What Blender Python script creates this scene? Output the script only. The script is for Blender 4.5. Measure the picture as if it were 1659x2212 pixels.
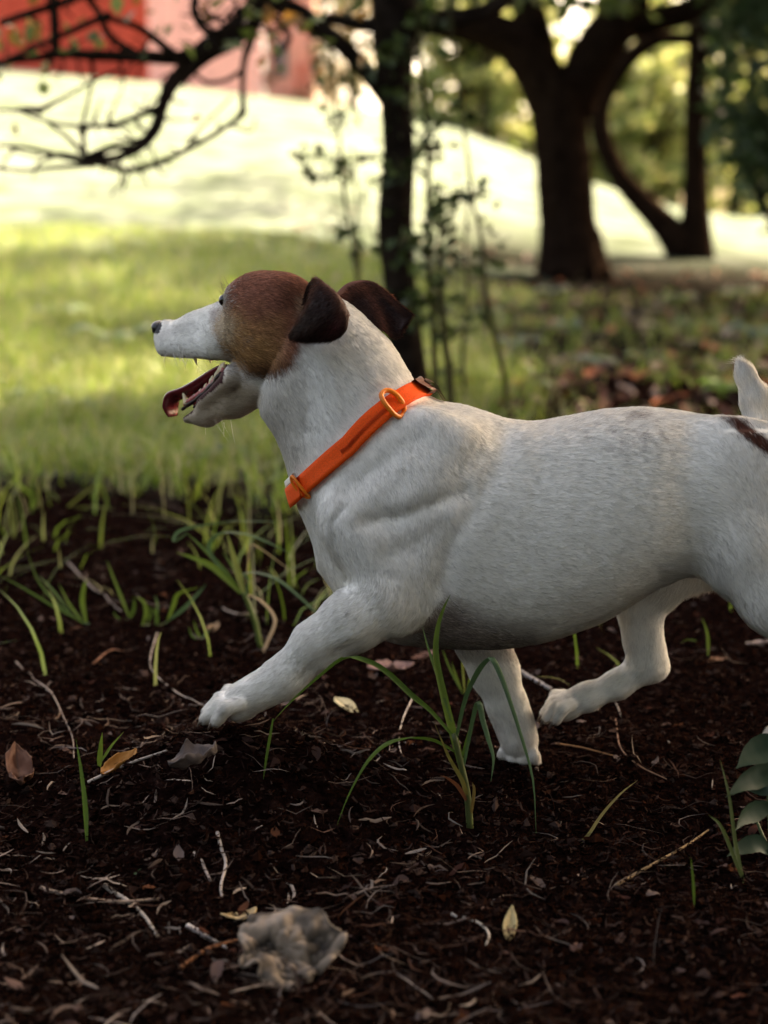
import bpy, math, random
import numpy as np
from mathutils import Vector

for o in list(bpy.data.objects):
    bpy.data.objects.remove(o)
SC = bpy.context.scene
COL = SC.collection
R = math.radians
rng = np.random.default_rng(7)
random.seed(7)

# ------------------------------------------------------------------ camera
CAM_D, CAM_H, TILT = 1.37, 0.481, math.atan(636.0 / 3456.0)
cam_data = bpy.data.cameras.new('camera')
cam = bpy.data.objects.new('camera', cam_data)
COL.objects.link(cam)
cam.location = (0, -CAM_D, CAM_H)
cam.rotation_euler = (math.pi / 2 - TILT, 0, 0)
cam_data.sensor_fit = 'VERTICAL'
cam_data.sensor_height = 32.0
cam_data.sensor_width = 24.0
cam_data.lens = 50.0
cam_data.clip_start = 0.05
cam_data.clip_end = 2000
cam_data.dof.use_dof = True
cam_data.dof.focus_distance = 1.345
cam_data.dof.aperture_fstop = 4.0
cam_data.dof.aperture_blades = 0
SC.camera = cam

# ------------------------------------------------------------------ sky, sun, exposure
SUN_DIR = Vector((0.55, 0.50, 0.67)).normalized()      # towards the sun: behind, right
world = bpy.data.worlds.new('World')
SC.world = world
world.use_nodes = True
wn = world.node_tree.nodes
sky = wn.new('ShaderNodeTexSky')
sky.sky_type = 'NISHITA'
sky.sun_disc = False
sky.sun_elevation = math.asin(SUN_DIR.z)
sky.sun_rotation = math.atan2(SUN_DIR.x, SUN_DIR.y)
sky.air_density = 0.7
sky.dust_density = 5.0
sky.ozone_density = 0.6
wn['Background'].inputs['Strength'].default_value = 0.115
world.node_tree.links.new(sky.outputs[0], wn['Background'].inputs['Color'])
sun_d = bpy.data.lights.new('sun', 'SUN')
sun_d.energy = 4.0
sun_d.angle = R(0.55)
sun_d.color = (1.0, 0.96, 0.90)
sun = bpy.data.objects.new('sun', sun_d)
COL.objects.link(sun)
sun.location = SUN_DIR * 40
sun.rotation_euler = SUN_DIR.to_track_quat('Z', 'Y').to_euler()
SC.view_settings.view_transform = 'Standard'
SC.view_settings.look = 'None'
SC.view_settings.gamma = 1.0
SC.view_settings.exposure = 3.25
SC.view_settings.use_white_balance = True
SC.view_settings.white_balance_temperature = 9900
SC.view_settings.white_balance_tint = 12
SC.render.engine = 'CYCLES'
SC.cycles.use_denoising = True
SC.cycles.max_bounces = 8
SC.cycles.diffuse_bounces = 4
SC.cycles.transparent_max_bounces = 8
SC.cycles.sample_clamp_indirect = 6
SC.cycles_curves.shape = 'RIBBONS'

# ------------------------------------------------------------------ projections used while laying things out
FPX = 3456.0
CT, ST = math.cos(TILT), math.sin(TILT)
def W(px, py, Y=0.0):
    """point at depth Y that the photograph shows at (px, py), picture 1659 wide"""
    dx = px - 829.5; dv = 1106.0 - py
    dy = FPX * CT + dv * ST
    dz = -FPX * ST + dv * CT
    t = (Y + CAM_D) / dy
    return np.array([dx * t, Y, CAM_H + dz * t])
def G(px, py, z=0.0):
    dv = 1106.0 - py
    dy = FPX * CT + dv * ST
    dz = -FPX * ST + dv * CT
    t = (z - CAM_H) / dz
    return np.array([(px - 829.5) * t, -CAM_D + dy * t, z])
PX = 1.0 / 2500.0

# ------------------------------------------------------------------ helpers
def tag(o, label=None, cat=None, group=None, kind=None):
    if label: o['label'] = label
    if cat: o['category'] = cat
    if group: o['group'] = group
    if kind: o['kind'] = kind
    return o
def empty(name, loc=(0, 0, 0)):
    o = bpy.data.objects.new(name, None)
    o.empty_display_size = 0.05
    o.location = loc
    COL.objects.link(o)
    return o
def put(o, parent=None):
    COL.objects.link(o)
    if parent is not None:
        o.parent = parent
        o.matrix_parent_inverse = parent.matrix_basis.inverted()
    return o
def mesh_np(name, V, F, m, parent=None, smooth=True, attrs=None):
    """V (n,3); F list of (k,3)/(k,4) int arrays"""
    me = bpy.data.meshes.new(name)
    V = np.asarray(V, dtype=np.float32)
    Fs = [np.asarray(f, dtype=np.int32) for f in (F if isinstance(F, list) else [F]) if len(f)]
    me.vertices.add(len(V))
    me.vertices.foreach_set('co', V.ravel())
    loops = np.concatenate([f.ravel() for f in Fs])
    tot = np.concatenate([np.full(len(f), f.shape[1], dtype=np.int32) for f in Fs])
    st = np.concatenate([[0], np.cumsum(tot)[:-1]]).astype(np.int32)
    me.loops.add(len(loops))
    me.loops.foreach_set('vertex_index', loops)
    me.polygons.add(len(tot))
    me.polygons.foreach_set('loop_start', st)
    me.polygons.foreach_set('loop_total', tot)
    me.polygons.foreach_set('use_smooth', np.full(len(tot), smooth))
    if attrs:
        for k, a in attrs.items():
            a = np.asarray(a, dtype=np.float32)
            if a.ndim == 1:
                at = me.attributes.new(k, 'FLOAT', 'POINT'); at.data.foreach_set('value', a)
            else:
                at = me.attributes.new(k, 'FLOAT_COLOR', 'POINT')
                at.data.foreach_set('color', np.concatenate([a, np.ones((len(a), 1), np.float32)], 1).ravel())
    me.update(calc_edges=True)
    if m: me.materials.append(m)
    return put(bpy.data.objects.new(name, me), parent)

# ---- value noise in numpy
_P = np.random.default_rng(3).random((64, 64, 64)).astype(np.float32)
def vnoise(p):
    p = np.asarray(p, dtype=np.float32)
    i = np.floor(p).astype(np.int32); f = p - i
    f = f * f * (3 - 2 * f)
    i0 = i & 63; i1 = (i + 1) & 63
    x0, y0, z0 = i0[..., 0], i0[..., 1], i0[..., 2]
    x1, y1, z1 = i1[..., 0], i1[..., 1], i1[..., 2]
    fx, fy, fz = f[..., 0], f[..., 1], f[..., 2]
    a = _P[x0, y0, z0] * (1 - fx) + _P[x1, y0, z0] * fx
    b = _P[x0, y1, z0] * (1 - fx) + _P[x1, y1, z0] * fx
    c = _P[x0, y0, z1] * (1 - fx) + _P[x1, y0, z1] * fx
    d = _P[x0, y1, z1] * (1 - fx) + _P[x1, y1, z1] * fx
    return (a * (1 - fy) + b * fy) * (1 - fz) + (c * (1 - fy) + d * fy) * fz
def fbm(p, o=4, s=0.5):
    p = np.asarray(p, dtype=np.float32)
    r = 0; a = 1.0; t = 0
    for k in range(o):
        r = r + a * vnoise(p * (2.03 ** k) + 17.3 * k); t += a; a *= s
    return r / t
def sstep(a, b, x):
    t = np.clip((x - a) / (b - a), 0, 1)
    return t * t * (3 - 2 * t)

# ---- materials
def mat(name, base, rough=0.7, var=0.25, scale=30.0, spec=0.3, bump=0.0, bscale=120.0, trans=0.0, attr=None, col2=None, coat=0.0):
    m = bpy.data.materials.new(name)
    m.use_nodes = True
    nt = m.node_tree; n = nt.nodes; L = nt.links
    b = n['Principled BSDF']
    b.inputs['Roughness'].default_value = rough
    b.inputs['Specular IOR Level'].default_value = spec
    b.inputs['Coat Weight'].default_value = coat
    tc = n.new('ShaderNodeTexCoord')
    if attr:
        src = n.new('ShaderNodeAttribute'); src.attribute_name = attr
        csock = src.outputs['Color']
    else:
        nz = n.new('ShaderNodeTexNoise'); nz.inputs['Scale'].default_value = scale
        nz.inputs['Detail'].default_value = 5
        L.new(tc.outputs['Object'], nz.inputs['Vector'])
        mx = n.new('ShaderNodeMix'); mx.data_type = 'RGBA'
        rp = n.new('ShaderNodeMapRange')
        rp.inputs[1].default_value = 0.3; rp.inputs[2].default_value = 0.7
        L.new(nz.outputs['Fac'], rp.inputs[0]); L.new(rp.outputs[0], mx.inputs[0])
        c2 = col2 if col2 else tuple(c * (1 + var) for c in base)
        mx.inputs[6].default_value = (*[c * (1 - var) for c in base], 1)
        mx.inputs[7].default_value = (*c2, 1)
        csock = mx.outputs[2]
    L.new(csock, b.inputs['Base Color'])
    if bump:
        nb = n.new('ShaderNodeTexNoise'); nb.inputs['Scale'].default_value = bscale; nb.inputs['Detail'].default_value = 4
        L.new(tc.outputs['Object'], nb.inputs['Vector'])
        bp = n.new('ShaderNodeBump'); bp.inputs['Strength'].default_value = min(1, bump); bp.inputs['Distance'].default_value = 0.3 / bscale * 2
        L.new(nb.outputs['Fac'], bp.inputs['Height']); L.new(bp.outputs[0], b.inputs['Normal'])
    if trans:
        tr = n.new('ShaderNodeBsdfTranslucent'); L.new(csock, tr.inputs['Color'])
        ms = n.new('ShaderNodeMixShader'); ms.inputs[0].default_value = trans
        out = n['Material Output']
        L.new(b.outputs[0], ms.inputs[1]); L.new(tr.outputs[0], ms.inputs[2]); L.new(ms.outputs[0], out.inputs['Surface'])
    return m

# ---- curves and tubes
def spline(P, n):
    """Catmull-Rom through P (k,d) resampled to n points"""
    P = np.asarray(P, float)
    if len(P) == 2:
        t = np.linspace(0, 1, n)[:, None]
        return P[0] * (1 - t) + P[1] * t
    Q = np.vstack([2 * P[0] - P[1], P, 2 * P[-1] - P[-2]])
    k = len(P) - 1
    u = np.linspace(0, k, n); i = np.minimum(u.astype(int), k - 1); t = (u - i)[:, None]
    a, b, c, d = Q[i], Q[i + 1], Q[i + 2], Q[i + 3]
    return 0.5 * (2 * b + (c - a) * t + (2 * a - 5 * b + 4 * c - d) * t ** 2 + (3 * b - a - 3 * c + d) * t ** 3)
def frames(C):
    T = np.gradient(C, axis=0); T /= np.linalg.norm(T, axis=1, keepdims=True) + 1e-12
    up = np.array([0, 0, 1.0]) if abs(T[0][2]) < 0.9 else np.array([0, 1.0, 0])
    N = np.zeros_like(C); b = np.cross(T[0], up); b /= np.linalg.norm(b)
    for i in range(len(C)):
        b = b - T[i] * b.dot(T[i]); b /= np.linalg.norm(b) + 1e-12
        N[i] = b
    return T, N, np.cross(T, N)
def tube(C, rad, seg=8, lump=0.0, off=0, cap=True):
    C = np.asarray(C, float); n = len(C)
    rad = np.broadcast_to(np.asarray(rad, float), (n,))
    T, N, B = frames(C)
    a = np.linspace(0, 2 * np.pi, seg, endpoint=False)
    rr = rad[:, None] * np.ones(seg)
    if lump:
        rr = rr * (1 + lump * (fbm(np.stack([C[:, 0:1] * 9 + np.cos(a) * 1.3, C[:, 1:2] * 9 + np.sin(a) * 1.3, C[:, 2:3] * 7 + 0 * a], -1), 3) - 0.5) * 2)
    V = C[:, None, :] + rr[..., None] * (np.cos(a)[None, :, None] * N[:, None, :] + np.sin(a)[None, :, None] * B[:, None, :])
    V = V.reshape(-1, 3)
    i = np.arange(n - 1)[:, None] * seg; j = np.arange(seg)[None, :]; j2 = (j + 1) % seg
    F = np.stack([i + j, i + j2, i + seg + j2, i + seg + j], -1).reshape(-1, 4)
    tri = np.zeros((0, 3), int)
    if cap:
        V = np.vstack([V, C[:1], C[-1:]])
        e = (n - 1) * seg
        j = np.arange(seg); j2 = (j + 1) % seg
        tri = np.vstack([np.stack([np.full(seg, n * seg), j2, j], -1), np.stack([np.full(seg, n * seg + 1), e + j, e + j2], -1)])
    return V, F + off, tri + off
class Bag:
    """collects pieces of ONE mesh"""
    def __init__(s): s.V = []; s.Q = []; s.T = []; s.C = []; s.n = 0
    def add(s, V, Q=None, T=None, col=None):
        V = np.asarray(V, float)
        s.V.append(V)
        if Q is not None and len(Q): s.Q.append(np.asarray(Q) + s.n)
        if T is not None and len(T): s.T.append(np.asarray(T) + s.n)
        if col is not None: s.C.append(np.broadcast_to(np.asarray(col, float), (len(V), 3)))
        s.n += len(V)
    def tube(s, C, rad, seg=8, lump=0, cap=True, col=None):
        V, Q, T = tube(C, rad, seg, lump, 0, cap); s.add(V, Q, T, col)
    def build(s, name, m, parent=None, smooth=True):
        F = ([np.vstack(s.Q)] if s.Q else []) + ([np.vstack(s.T)] if s.T else [])
        return mesh_np(name, np.vstack(s.V), F, m, parent, smooth, {'col': np.vstack(s.C)} if s.C else None)
def ribbon(C, width, side=None, fold=0.25):
    """blade: 3 verts across, along C; returns V,Q. width array (half width)"""
    C = np.asarray(C, float); n = len(C)
    T = np.gradient(C, axis=0); T /= np.linalg.norm(T, axis=1, keepdims=True) + 1e-12
    if side is None: side = np.array([1.0, 0.25, 0])
    S = side - T * (T @ side)[:, None]; S /= np.linalg.norm(S, axis=1, keepdims=True) + 1e-9
    U = np.cross(S, T)
    w = np.broadcast_to(np.asarray(width, float), (n,))[:, None]
    V = np.stack([C - S * w, C - U * w * fold, C + S * w], 1).reshape(-1, 3)
    i = np.arange(n - 1)[:, None] * 3; j = np.arange(2)[None, :]
    Q = np.stack([i + j, i + j + 1, i + j + 4, i + j + 3], -1).reshape(-1, 4)
    return V, Q
# ================================================================== ground
GZ0 = -0.016
def terrain(x, y, fine=True):
    x = np.asarray(x, float); y = np.asarray(y, float)
    crest = np.interp(x, [-30, -10, -3.8, 0, 1.15, 2.0, 3.5, 5, 10, 30], [3.6, 3.1, 2.55, 2.10, 1.85, 1.50, 0.85, 0.55, 0.45, 0.4])
    t = sstep(0, 1, (y - (3.0 + 5.0 * sstep(-1.0, 1.5, x))) / (25.0 - (3.0 + 5.0 * sstep(-1.0, 1.5, x))))
    z = GZ0 + crest * t - 0.10 * np.maximum(y - 26, 0)
    p = np.stack([x, y, 0 * x], -1)
    z = z + 0.05 * sstep(1.0, 4.0, y) * (fbm(p * 0.9, 3) - 0.5)
    z = z + 0.022 * sstep(0.15, 1.0, y) * (fbm(p * 4.3 + 5, 3) - 0.5) * 2 * (1 - 0.5 * sstep(5, 9, y))
    z = z + 0.006 * np.exp(-(((y - 1.75) / 0.45) ** 2)) * (1 - sstep(0.0, 0.5, x)) * sstep(-3, -1.5, -np.abs(x))
    z = z + 0.066 * np.exp(-(((x + 0.128) / 0.115) ** 2 + ((y + 0.062) / 0.105) ** 2))      # low hummock the near forepaw comes down on
    if fine:
        near = 1 - sstep(3.0, 6.0, np.hypot(x, y + 0.5))
        z = z + near * (0.011 * (fbm(p * 16 + 3, 3) - 0.5) + 0.012 * (np.abs(fbm(p * 46 + 8, 3) - 0.5) * 2 - 0.2) * 0.6 + 0.007 * (fbm(p * 120 + 2, 2) - 0.5))
    return z
def graded(a0, a1, fine0, fine1, df, grow):
    mid = list(np.arange(fine0, fine1, df)); lo = []; v = fine0; d = df
    while v > a0: d *= grow; v -= d; lo.append(v)
    hi = []; v = fine1; d = df
    while v < a1: d *= grow; v += d; hi.append(v)
    return np.array(lo[::-1] + mid + hi)
gx = graded(-300, 300, -0.62, 0.62, 0.0036, 1.045)
gy = graded(-60, 400, -0.62, 0.9, 0.0042, 1.022)
XX, YY = np.meshgrid(gx, gy, indexing='ij')
ZZ = terrain(XX, YY)
V = np.stack([XX, YY, ZZ], -1).reshape(-1, 3)
ni, nj = XX.shape
i = np.arange(ni - 1)[:, None] * nj; j = np.arange(nj - 1)[None, :]
Q = np.stack([i + j, i + nj + j, i + nj + j + 1, i + j + 1], -1).reshape(-1, 4)
# where grass grows (0 bare soil, 1 lawn)
def lawn(x, y):
    p = np.stack([x, y, 0 * np.asarray(x)], -1)
    edge = 1.62 + 0.7 * sstep(-0.45, 0.35, x) + 1.4 * sstep(0.3, 0.8, x)
    g = sstep(-0.40, 0.85, y - edge + 1.5 * (fbm(p * 2.2, 3) - 0.5) + 1.1 * (fbm(p * 7 + 3, 2) - 0.5))
    shade = sstep(-0.15, 0.35, x - 0.035 * y) * (1 - sstep(10, 15, y))          # leaf mould under the trees
    g = g * (1 - 0.95 * shade * sstep(0.3, 0.6, fbm(p * 1.3 + 4, 3) + 0.2))
    return np.clip(g, 0, 1)
GL = lawn(XX, YY).ravel()
gm = bpy.data.materials.new('soil_and_lawn'); gm.use_nodes = True
n_ = gm.node_tree.nodes; l_ = gm.node_tree.links
b_ = n_['Principled BSDF']; b_.inputs['Roughness'].default_value = 0.85; b_.inputs['Specular IOR Level'].default_value = 0.0
tc = n_.new('ShaderNodeTexCoord')
def _noise(sc, det=6):
    z = n_.new('ShaderNodeTexNoise'); z.inputs['Scale'].default_value = sc; z.inputs['Detail'].default_value = det
    l_.new(tc.outputs['Object'], z.inputs['Vector']); return z
def _ramp(src, stops):
    r = n_.new('ShaderNodeValToRGB'); e = r.color_ramp.elements
    while len(e) < len(stops): e.new(0.5)
    for q_, (p_, c_) in zip(e, stops): q_.position = p_; q_.color = (*c_, 1)
    l_.new(src, r.inputs[0]); return r
soil = _ramp(_noise(95, 8).outputs['Fac'], [(0.32, (0.002, 0.0009, 0.0008)), (0.5, (0.0045, 0.002, 0.0018)), (0.66, (0.010, 0.0048, 0.0042)), (0.78, (0.028, 0.016, 0.014))])
grs = _ramp(_noise(2.6, 8).outputs['Fac'], [(0.30, (0.062, 0.084, 0.052)), (0.5, (0.100, 0.126, 0.098)), (0.70, (0.155, 0.180, 0.158))])
ga = n_.new('ShaderNodeAttribute'); ga.attribute_name = 'lawn'
mx = n_.new('ShaderNodeMix'); mx.data_type = 'RGBA'
l_.new(ga.outputs['Fac'], mx.inputs[0]); l_.new(soil.outputs[0], mx.inputs[6]); l_.new(grs.outputs[0], mx.inputs[7])
l_.new(mx.outputs[2], b_.inputs['Base Color'])
bp = n_.new('ShaderNodeBump'); bp.inputs['Strength'].default_value = 0.8; bp.inputs['Distance'].default_value = 0.004
l_.new(_noise(260, 6).outputs['Fac'], bp.inputs['Height']); l_.new(bp.outputs[0], b_.inputs['Normal'])
ground = mesh_np('ground', V, Q, gm, None, True, {'lawn': GL})
tag(ground, kind='structure')

def on_ground(px, py):
    p = G(px, py, GZ0)
    for _ in range(12):
        p = G(px, py, float(terrain(p[0], p[1])))
    return p

# ================================================================== blades, litter (what nobody could count)
def scatter_blades(n, region, hmin, hmax, wid, seed, cols, dens=None, lean=0.55, seg=4):
    rg = np.random.default_rng(seed)
    x0, x1, y0, y1 = region
    # more blades close to the camera
    u = rg.random(n * 3); y = (y0 + 2.0) * ((y1 + 2.0) / (y0 + 2.0)) ** u - 2.0
    fx = (x0 + (x1 - x0) * rg.random(n * 3)) * (0.25 + (y + CAM_D) / (y1 + CAM_D)) 
    x = fx
    k = lawn(x, y) if dens is None else dens(x, y)
    keep = rg.random(n * 3) < k
    x, y = x[keep][:n], y[keep][:n]; n = len(x)
    z = terrain(x, y)
    h = rg.uniform(hmin, hmax, n) * (0.6 + 0.8 * fbm(np.stack([x * 3, y * 3, 0 * x], -1), 2))
    az = rg.uniform(0, 2 * np.pi, n); ln = rg.uniform(0.1, lean * 2, n)
    d = np.stack([np.cos(az), np.sin(az), 0 * az], -1)
    t = np.linspace(0, 1, seg)
    C = np.stack([x, y, z - 0.004], -1)[:, None, :] + d[:, None, :] * (h * ln)[:, None, None] * (t ** 1.8)[None, :, None]
    C[..., 2] += h[:, None] * (t - 0.35 * np.minimum(ln, 1.2)[:, None] * t ** 2.2)
    s = np.stack([-np.sin(az), np.cos(az), 0 * az], -1)
    tw = rg.uniform(-0.9, 0.9, n)
    s = s * np.cos(tw)[:, None] + d * np.sin(tw)[:, None]
    w = (wid * rg.uniform(0.6, 1.4, n))[:, None] * (1 - t ** 2.2)[None, :]
    w[:, -1] = 0.0002
    A = C - s[:, None, :] * w[..., None]; B = C + s[:, None, :] * w[..., None]
    V = np.stack([A, B], 2).reshape(-1, 3)
    base = np.arange(n)[:, None] * seg * 2; j = np.arange(seg - 1)[None, :] * 2
    Q = np.stack([base + j, base + j + 1, base + j + 3, base + j + 2], -1).reshape(-1, 4)
    cols = np.array(cols); ci = cols[rg.integers(0, len(cols), n)] * rg.uniform(0.7, 1.35, (n, 1))
    return V, Q, np.repeat(ci, seg * 2, axis=0)
leafy = mat('grass_blade', (0.1, 0.14, 0.03), 0.5, attr='col', spec=0.35, trans=0.45)
GC = [(0.155, 0.235, 0.030), (0.105, 0.18, 0.024), (0.20, 0.255, 0.042), (0.235, 0.25, 0.085), (0.13, 0.21, 0.034), (0.28, 0.27, 0.14)]
V, Q, C_ = scatter_blades(74000, (-3.2, 2.6, 0.75, 9.0), 0.04, 0.125, 0.0025, 21, GC, None, 0.75)
tag(mesh_np('grass', V, Q, leafy, None, True, {'col': C_}), 'patchy green lawn grass growing behind the dog', 'grass', kind='stuff')
def wdens(x, y):
    p = np.stack([x, y, 0 * x], -1)
    return 0.55 * sstep(0.52, 0.68, fbm(p * 3.1 + 9, 3)) * sstep(0.35, 0.9, y - 0.3 * x + 0.4 * (x < 0)) + 0.012 * (y > 0.25) + 0.30 * (x < 0.1) * sstep(0.80, 1.9, y + 0.5 * fbm(p * 4, 2)) * (0.10 + sstep(0.42, 0.62, fbm(p * 6 + 2, 2))) * (y < 2.6)
V, Q, C_ = scatter_blades(11000, (-2.2, 2.6, 0.25, 6.0), 0.03, 0.14, 0.0019, 22, GC, wdens, 0.8, 5)
tag(mesh_np('weedy_grass', V, Q, leafy, None, True, {'col': C_}), 'sparse weedy grass sprouting from the leaf mould under the trees', 'grass', kind='stuff')

litter_m = mat('litter', (0.3, 0.2, 0.15), 0.8, attr='col', spec=0.0)
def scatter_bits(n, reg, lmin, lmax, wmin, wmax, seed, cols, curl=0.5, up=0.35, near_pow=1.0, patch=0.5, right=0.0):
    """short curved straws, needles and chips lying on the ground"""
    rg = np.random.default_rng(seed)
    x0, x1, y0, y1 = reg
    u = rg.random(n) ** near_pow
    y = (y0 + CAM_D) * ((y1 + CAM_D) / (y0 + CAM_D)) ** u - CAM_D
    x = rg.uniform(x0, x1, n) * (y + CAM_D) / 1.6
    pd = fbm(np.stack([x * 5.5, y * 5.5, 0 * x + seed], -1), 3)
    kp = rg.random(n) < np.clip(patch + (1 - patch) * sstep(0.40, 0.62, pd), 0, 1) * np.clip(1.0 - right * sstep(-0.1, 0.35, x), 0, 1)
    x, y = x[kp], y[kp]; n = len(x)
    z = terrain(x, y)
    L = np.exp(rg.uniform(np.log(lmin), np.log(lmax), n)); az = rg.uniform(0, np.pi * 2, n)
    seg = 5; t = np.linspace(-0.5, 0.5, seg)
    d = np.stack([np.cos(az), np.sin(az)], -1); s = np.stack([-np.sin(az), np.cos(az)], -1)
    cu = rg.normal(0, curl, n)
    C = np.zeros((n, seg, 3))
    C[..., :2] = np.stack([x, y], -1)[:, None, :] + d[:, None, :] * (L[:, None] * t)[..., None] + s[:, None, :] * (L[:, None] * cu[:, None] * (t ** 2 - 0.1))[..., None]
    tl = rg.normal(0, up, n)
    zt = terrain(C[..., 0], C[..., 1])
    C[..., 2] = np.maximum(zt, z[:, None]) + 0.0012 + np.maximum(L[:, None] * tl[:, None] * t, 0) + rg.uniform(0, 0.004, n)[:, None] + (L * np.abs(rg.normal(0, 0.12, n)))[:, None] * (0.25 - t ** 2) * 2
    w = np.exp(rg.uniform(np.log(wmin), np.log(wmax), n))[:, None] * (1 - (2 * np.abs(t)) ** 4 * 0.8)
    S = np.concatenate([s * np.cos(0.8), np.zeros((n, 1))], 1); tw = rg.uniform(-1, 1, n)
    S = np.concatenate([s * np.cos(tw)[:, None], np.sin(tw)[:, None]], 1)
    U = np.cross(np.concatenate([d, np.zeros((n, 1))], 1), S)
    A = C - S[:, None, :] * w[..., None]; M = C + U[:, None, :] * w[..., None] * 0.6; B = C + S[:, None, :] * w[..., None]
    V = np.stack([A, M, B], 2).reshape(-1, 3)
    base = np.arange(n)[:, None, None] * seg * 3; jj = (np.arange(seg - 1) * 3)[None, :, None]; kk = np.arange(2)[None, None, :]
    o = (base + jj + kk)
    Q = np.stack([o, o + 1, o + 4, o + 3], -1).reshape(-1, 4)
    cols = np.array(cols); ci = cols[rg.integers(0, len(cols), n)] * rg.uniform(0.35, 1.25, (n, 1))
    return V, Q, np.repeat(ci, seg * 3, axis=0)
LC = [tuple(q_ * 0.5 for q_ in c_) for c_ in [(0.020, 0.0085, 0.0065), (0.013, 0.006, 0.005), (0.028, 0.013, 0.010), (0.045, 0.024, 0.020), (0.075, 0.048, 0.041), (0.010, 0.005, 0.004), (0.024, 0.009, 0.006)]]
V, Q, C_ = scatter_bits(85000, (-0.52, 0.52, -0.55, 1.9), 0.0025, 0.013, 0.0003, 0.0010, 31, LC, 0.6, 0.5)
tag(mesh_np('leaf_litter', V, Q, litter_m, None, True, {'col': C_}), 'crumbled dark brown leaf litter covering the bare soil', 'leaf litter', kind='stuff')
SCOL = [(0.10, 0.07, 0.058), (0.15, 0.112, 0.095), (0.07, 0.040, 0.032), (0.22, 0.175, 0.15), (0.055, 0.028, 0.020), (0.12, 0.10, 0.095)]
V, Q, C_ = scatter_bits(2600, (-0.52, 0.52, -0.55, 1.9), 0.012, 0.060, 0.00025, 0.0008, 32, SCOL, 0.8, 0.35, 1.0, 0.1, 0.6)
V2, Q2, C2 = scatter_bits(420, (-0.52, 0.1, -0.55, 0.3), 0.012, 0.036, 0.0006, 0.0015, 33, SCOL[:2] + SCOL[3:4], 0.5, 0.3, 1.0, 0.05)
tag(mesh_np('dry_straw', np.vstack([V, V2]), np.vstack([Q, Q2 + len(V)]), litter_m, None, True, {'col': np.vstack([C_, C2])}), 'pale dry straws and rootlets strewn over the dark soil', 'straw', kind='stuff')
# broad leaf scraps
def scatter_leaves(n, reg, smin, smax, seed, cols, mat_):
    rg = np.random.default_rng(seed); x0, x1, y0, y1 = reg
    u = rg.random(n); y = (y0 + CAM_D) * ((y1 + CAM_D) / (y0 + CAM_D)) ** u - CAM_D
    x = rg.uniform(x0, x1, n) * (y + CAM_D) / 1.6
    s = rg.uniform(smin, smax, n); az = rg.uniform(0, 6.3, n)
    uu = np.linspace(-1, 1, 5); vv = np.linspace(-1, 1, 4)
    U, Vv = np.meshgrid(uu, vv, indexing='ij')
    wd = np.sqrt(np.clip(1 - U ** 2, 0.02, 1)) * 0.55
    lx = U[None] * s[:, None, None]; ly = (Vv * wd)[None] * s[:, None, None]
    cv = rg.normal(0, 0.5, n)[:, None, None]; cw = rg.normal(0.4, 0.5, n)[:, None, None]
    lz = s[:, None, None] * (cv * U[None] ** 2 * 0.5 + cw * (Vv * wd)[None] ** 2 + rg.normal(0, 0.13, (n, 5, 4)))
    tl = rg.normal(0, 0.35, n)[:, None, None]
    lz = lz + lx * tl
    X = x[:, None, None] + lx * np.cos(az)[:, None, None] - ly * np.sin(az)[:, None, None]
    Y = y[:, None, None] + lx * np.sin(az)[:, None, None] + ly * np.cos(az)[:, None, None]
    lz = lz - lz.min((1, 2), keepdims=True)
    Z = terrain(x, y)[:, None, None] + lz * 0.9 + 0.001
    V = np.stack([X, Y, Z], -1).reshape(-1, 3)
    b = np.arange(n)[:, None, None] * 20; i = (np.arange(4) * 4)[None, :, None]; j = np.arange(3)[None, None, :]
    o = b + i + j; Q = np.stack([o, o + 1, o + 5, o + 4], -1).reshape(-1, 4)
    cols = np.array(cols); ci = cols[rg.integers(0, len(cols), n)] * rg.uniform(0.5, 1.3, (n, 1))
    return V, Q, np.repeat(ci, 20, axis=0)
SL = [(0.055, 0.032, 0.028), (0.08, 0.05, 0.043), (0.04, 0.017, 0.013), (0.10, 0.075, 0.07), (0.065, 0.026, 0.015)]
def chips(n, reg, seed, cols):
    """angular crumbs of bark and soil"""
    rg = np.random.default_rng(seed); x0, x1, y0, y1 = reg
    y = (y0 + CAM_D) * ((y1 + CAM_D) / (y0 + CAM_D)) ** rg.random(n) - CAM_D
    x = rg.uniform(x0, x1, n) * (y + CAM_D) / 1.6
    s = np.exp(rg.uniform(np.log(0.0012), np.log(0.0055), n))
    base = np.array([[1, 0, 0], [-1, 0, 0], [0, 1, 0], [0, -1, 0], [0, 0, 1], [0, 0, -1]], float)
    V = base[None] * (s[:, None] * rg.uniform(0.35, 1.3, (n, 3)) * [1.3, 0.9, 0.7])[:, None, :] + rg.normal(0, 0.25, (n, 6, 3)) * s[:, None, None]
    az = rg.uniform(0, 6.3, n); c_, s_ = np.cos(az)[:, None], np.sin(az)[:, None]
    X = V[..., 0] * c_ - V[..., 1] * s_ + x[:, None]; Y = V[..., 0] * s_ + V[..., 1] * c_ + y[:, None]
    Z = V[..., 2] + (terrain(x, y) + s * 0.35)[:, None]
    f = np.array([[0, 2, 4], [2, 1, 4], [1, 3, 4], [3, 0, 4], [2, 0, 5], [1, 2, 5], [3, 1, 5], [0, 3, 5]])
    T = (f[None] + (np.arange(n) * 6)[:, None, None]).reshape(-1, 3)
    ci = np.array(cols)[rg.integers(0, len(cols), n)] * rg.uniform(0.4, 1.3, (n, 1))
    return np.stack([X, Y, Z], -1).reshape(-1, 3), T, np.repeat(ci, 6, axis=0)
V, Q, C_ = chips(26000, (-0.52, 0.52, -0.55, 1.9), 35, LC)
tag(mesh_np('soil_crumbs', V, Q, litter_m, None, False, {'col': C_}), 'crumbs of dark soil and bark on the bare ground', 'soil', kind='stuff')
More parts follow.
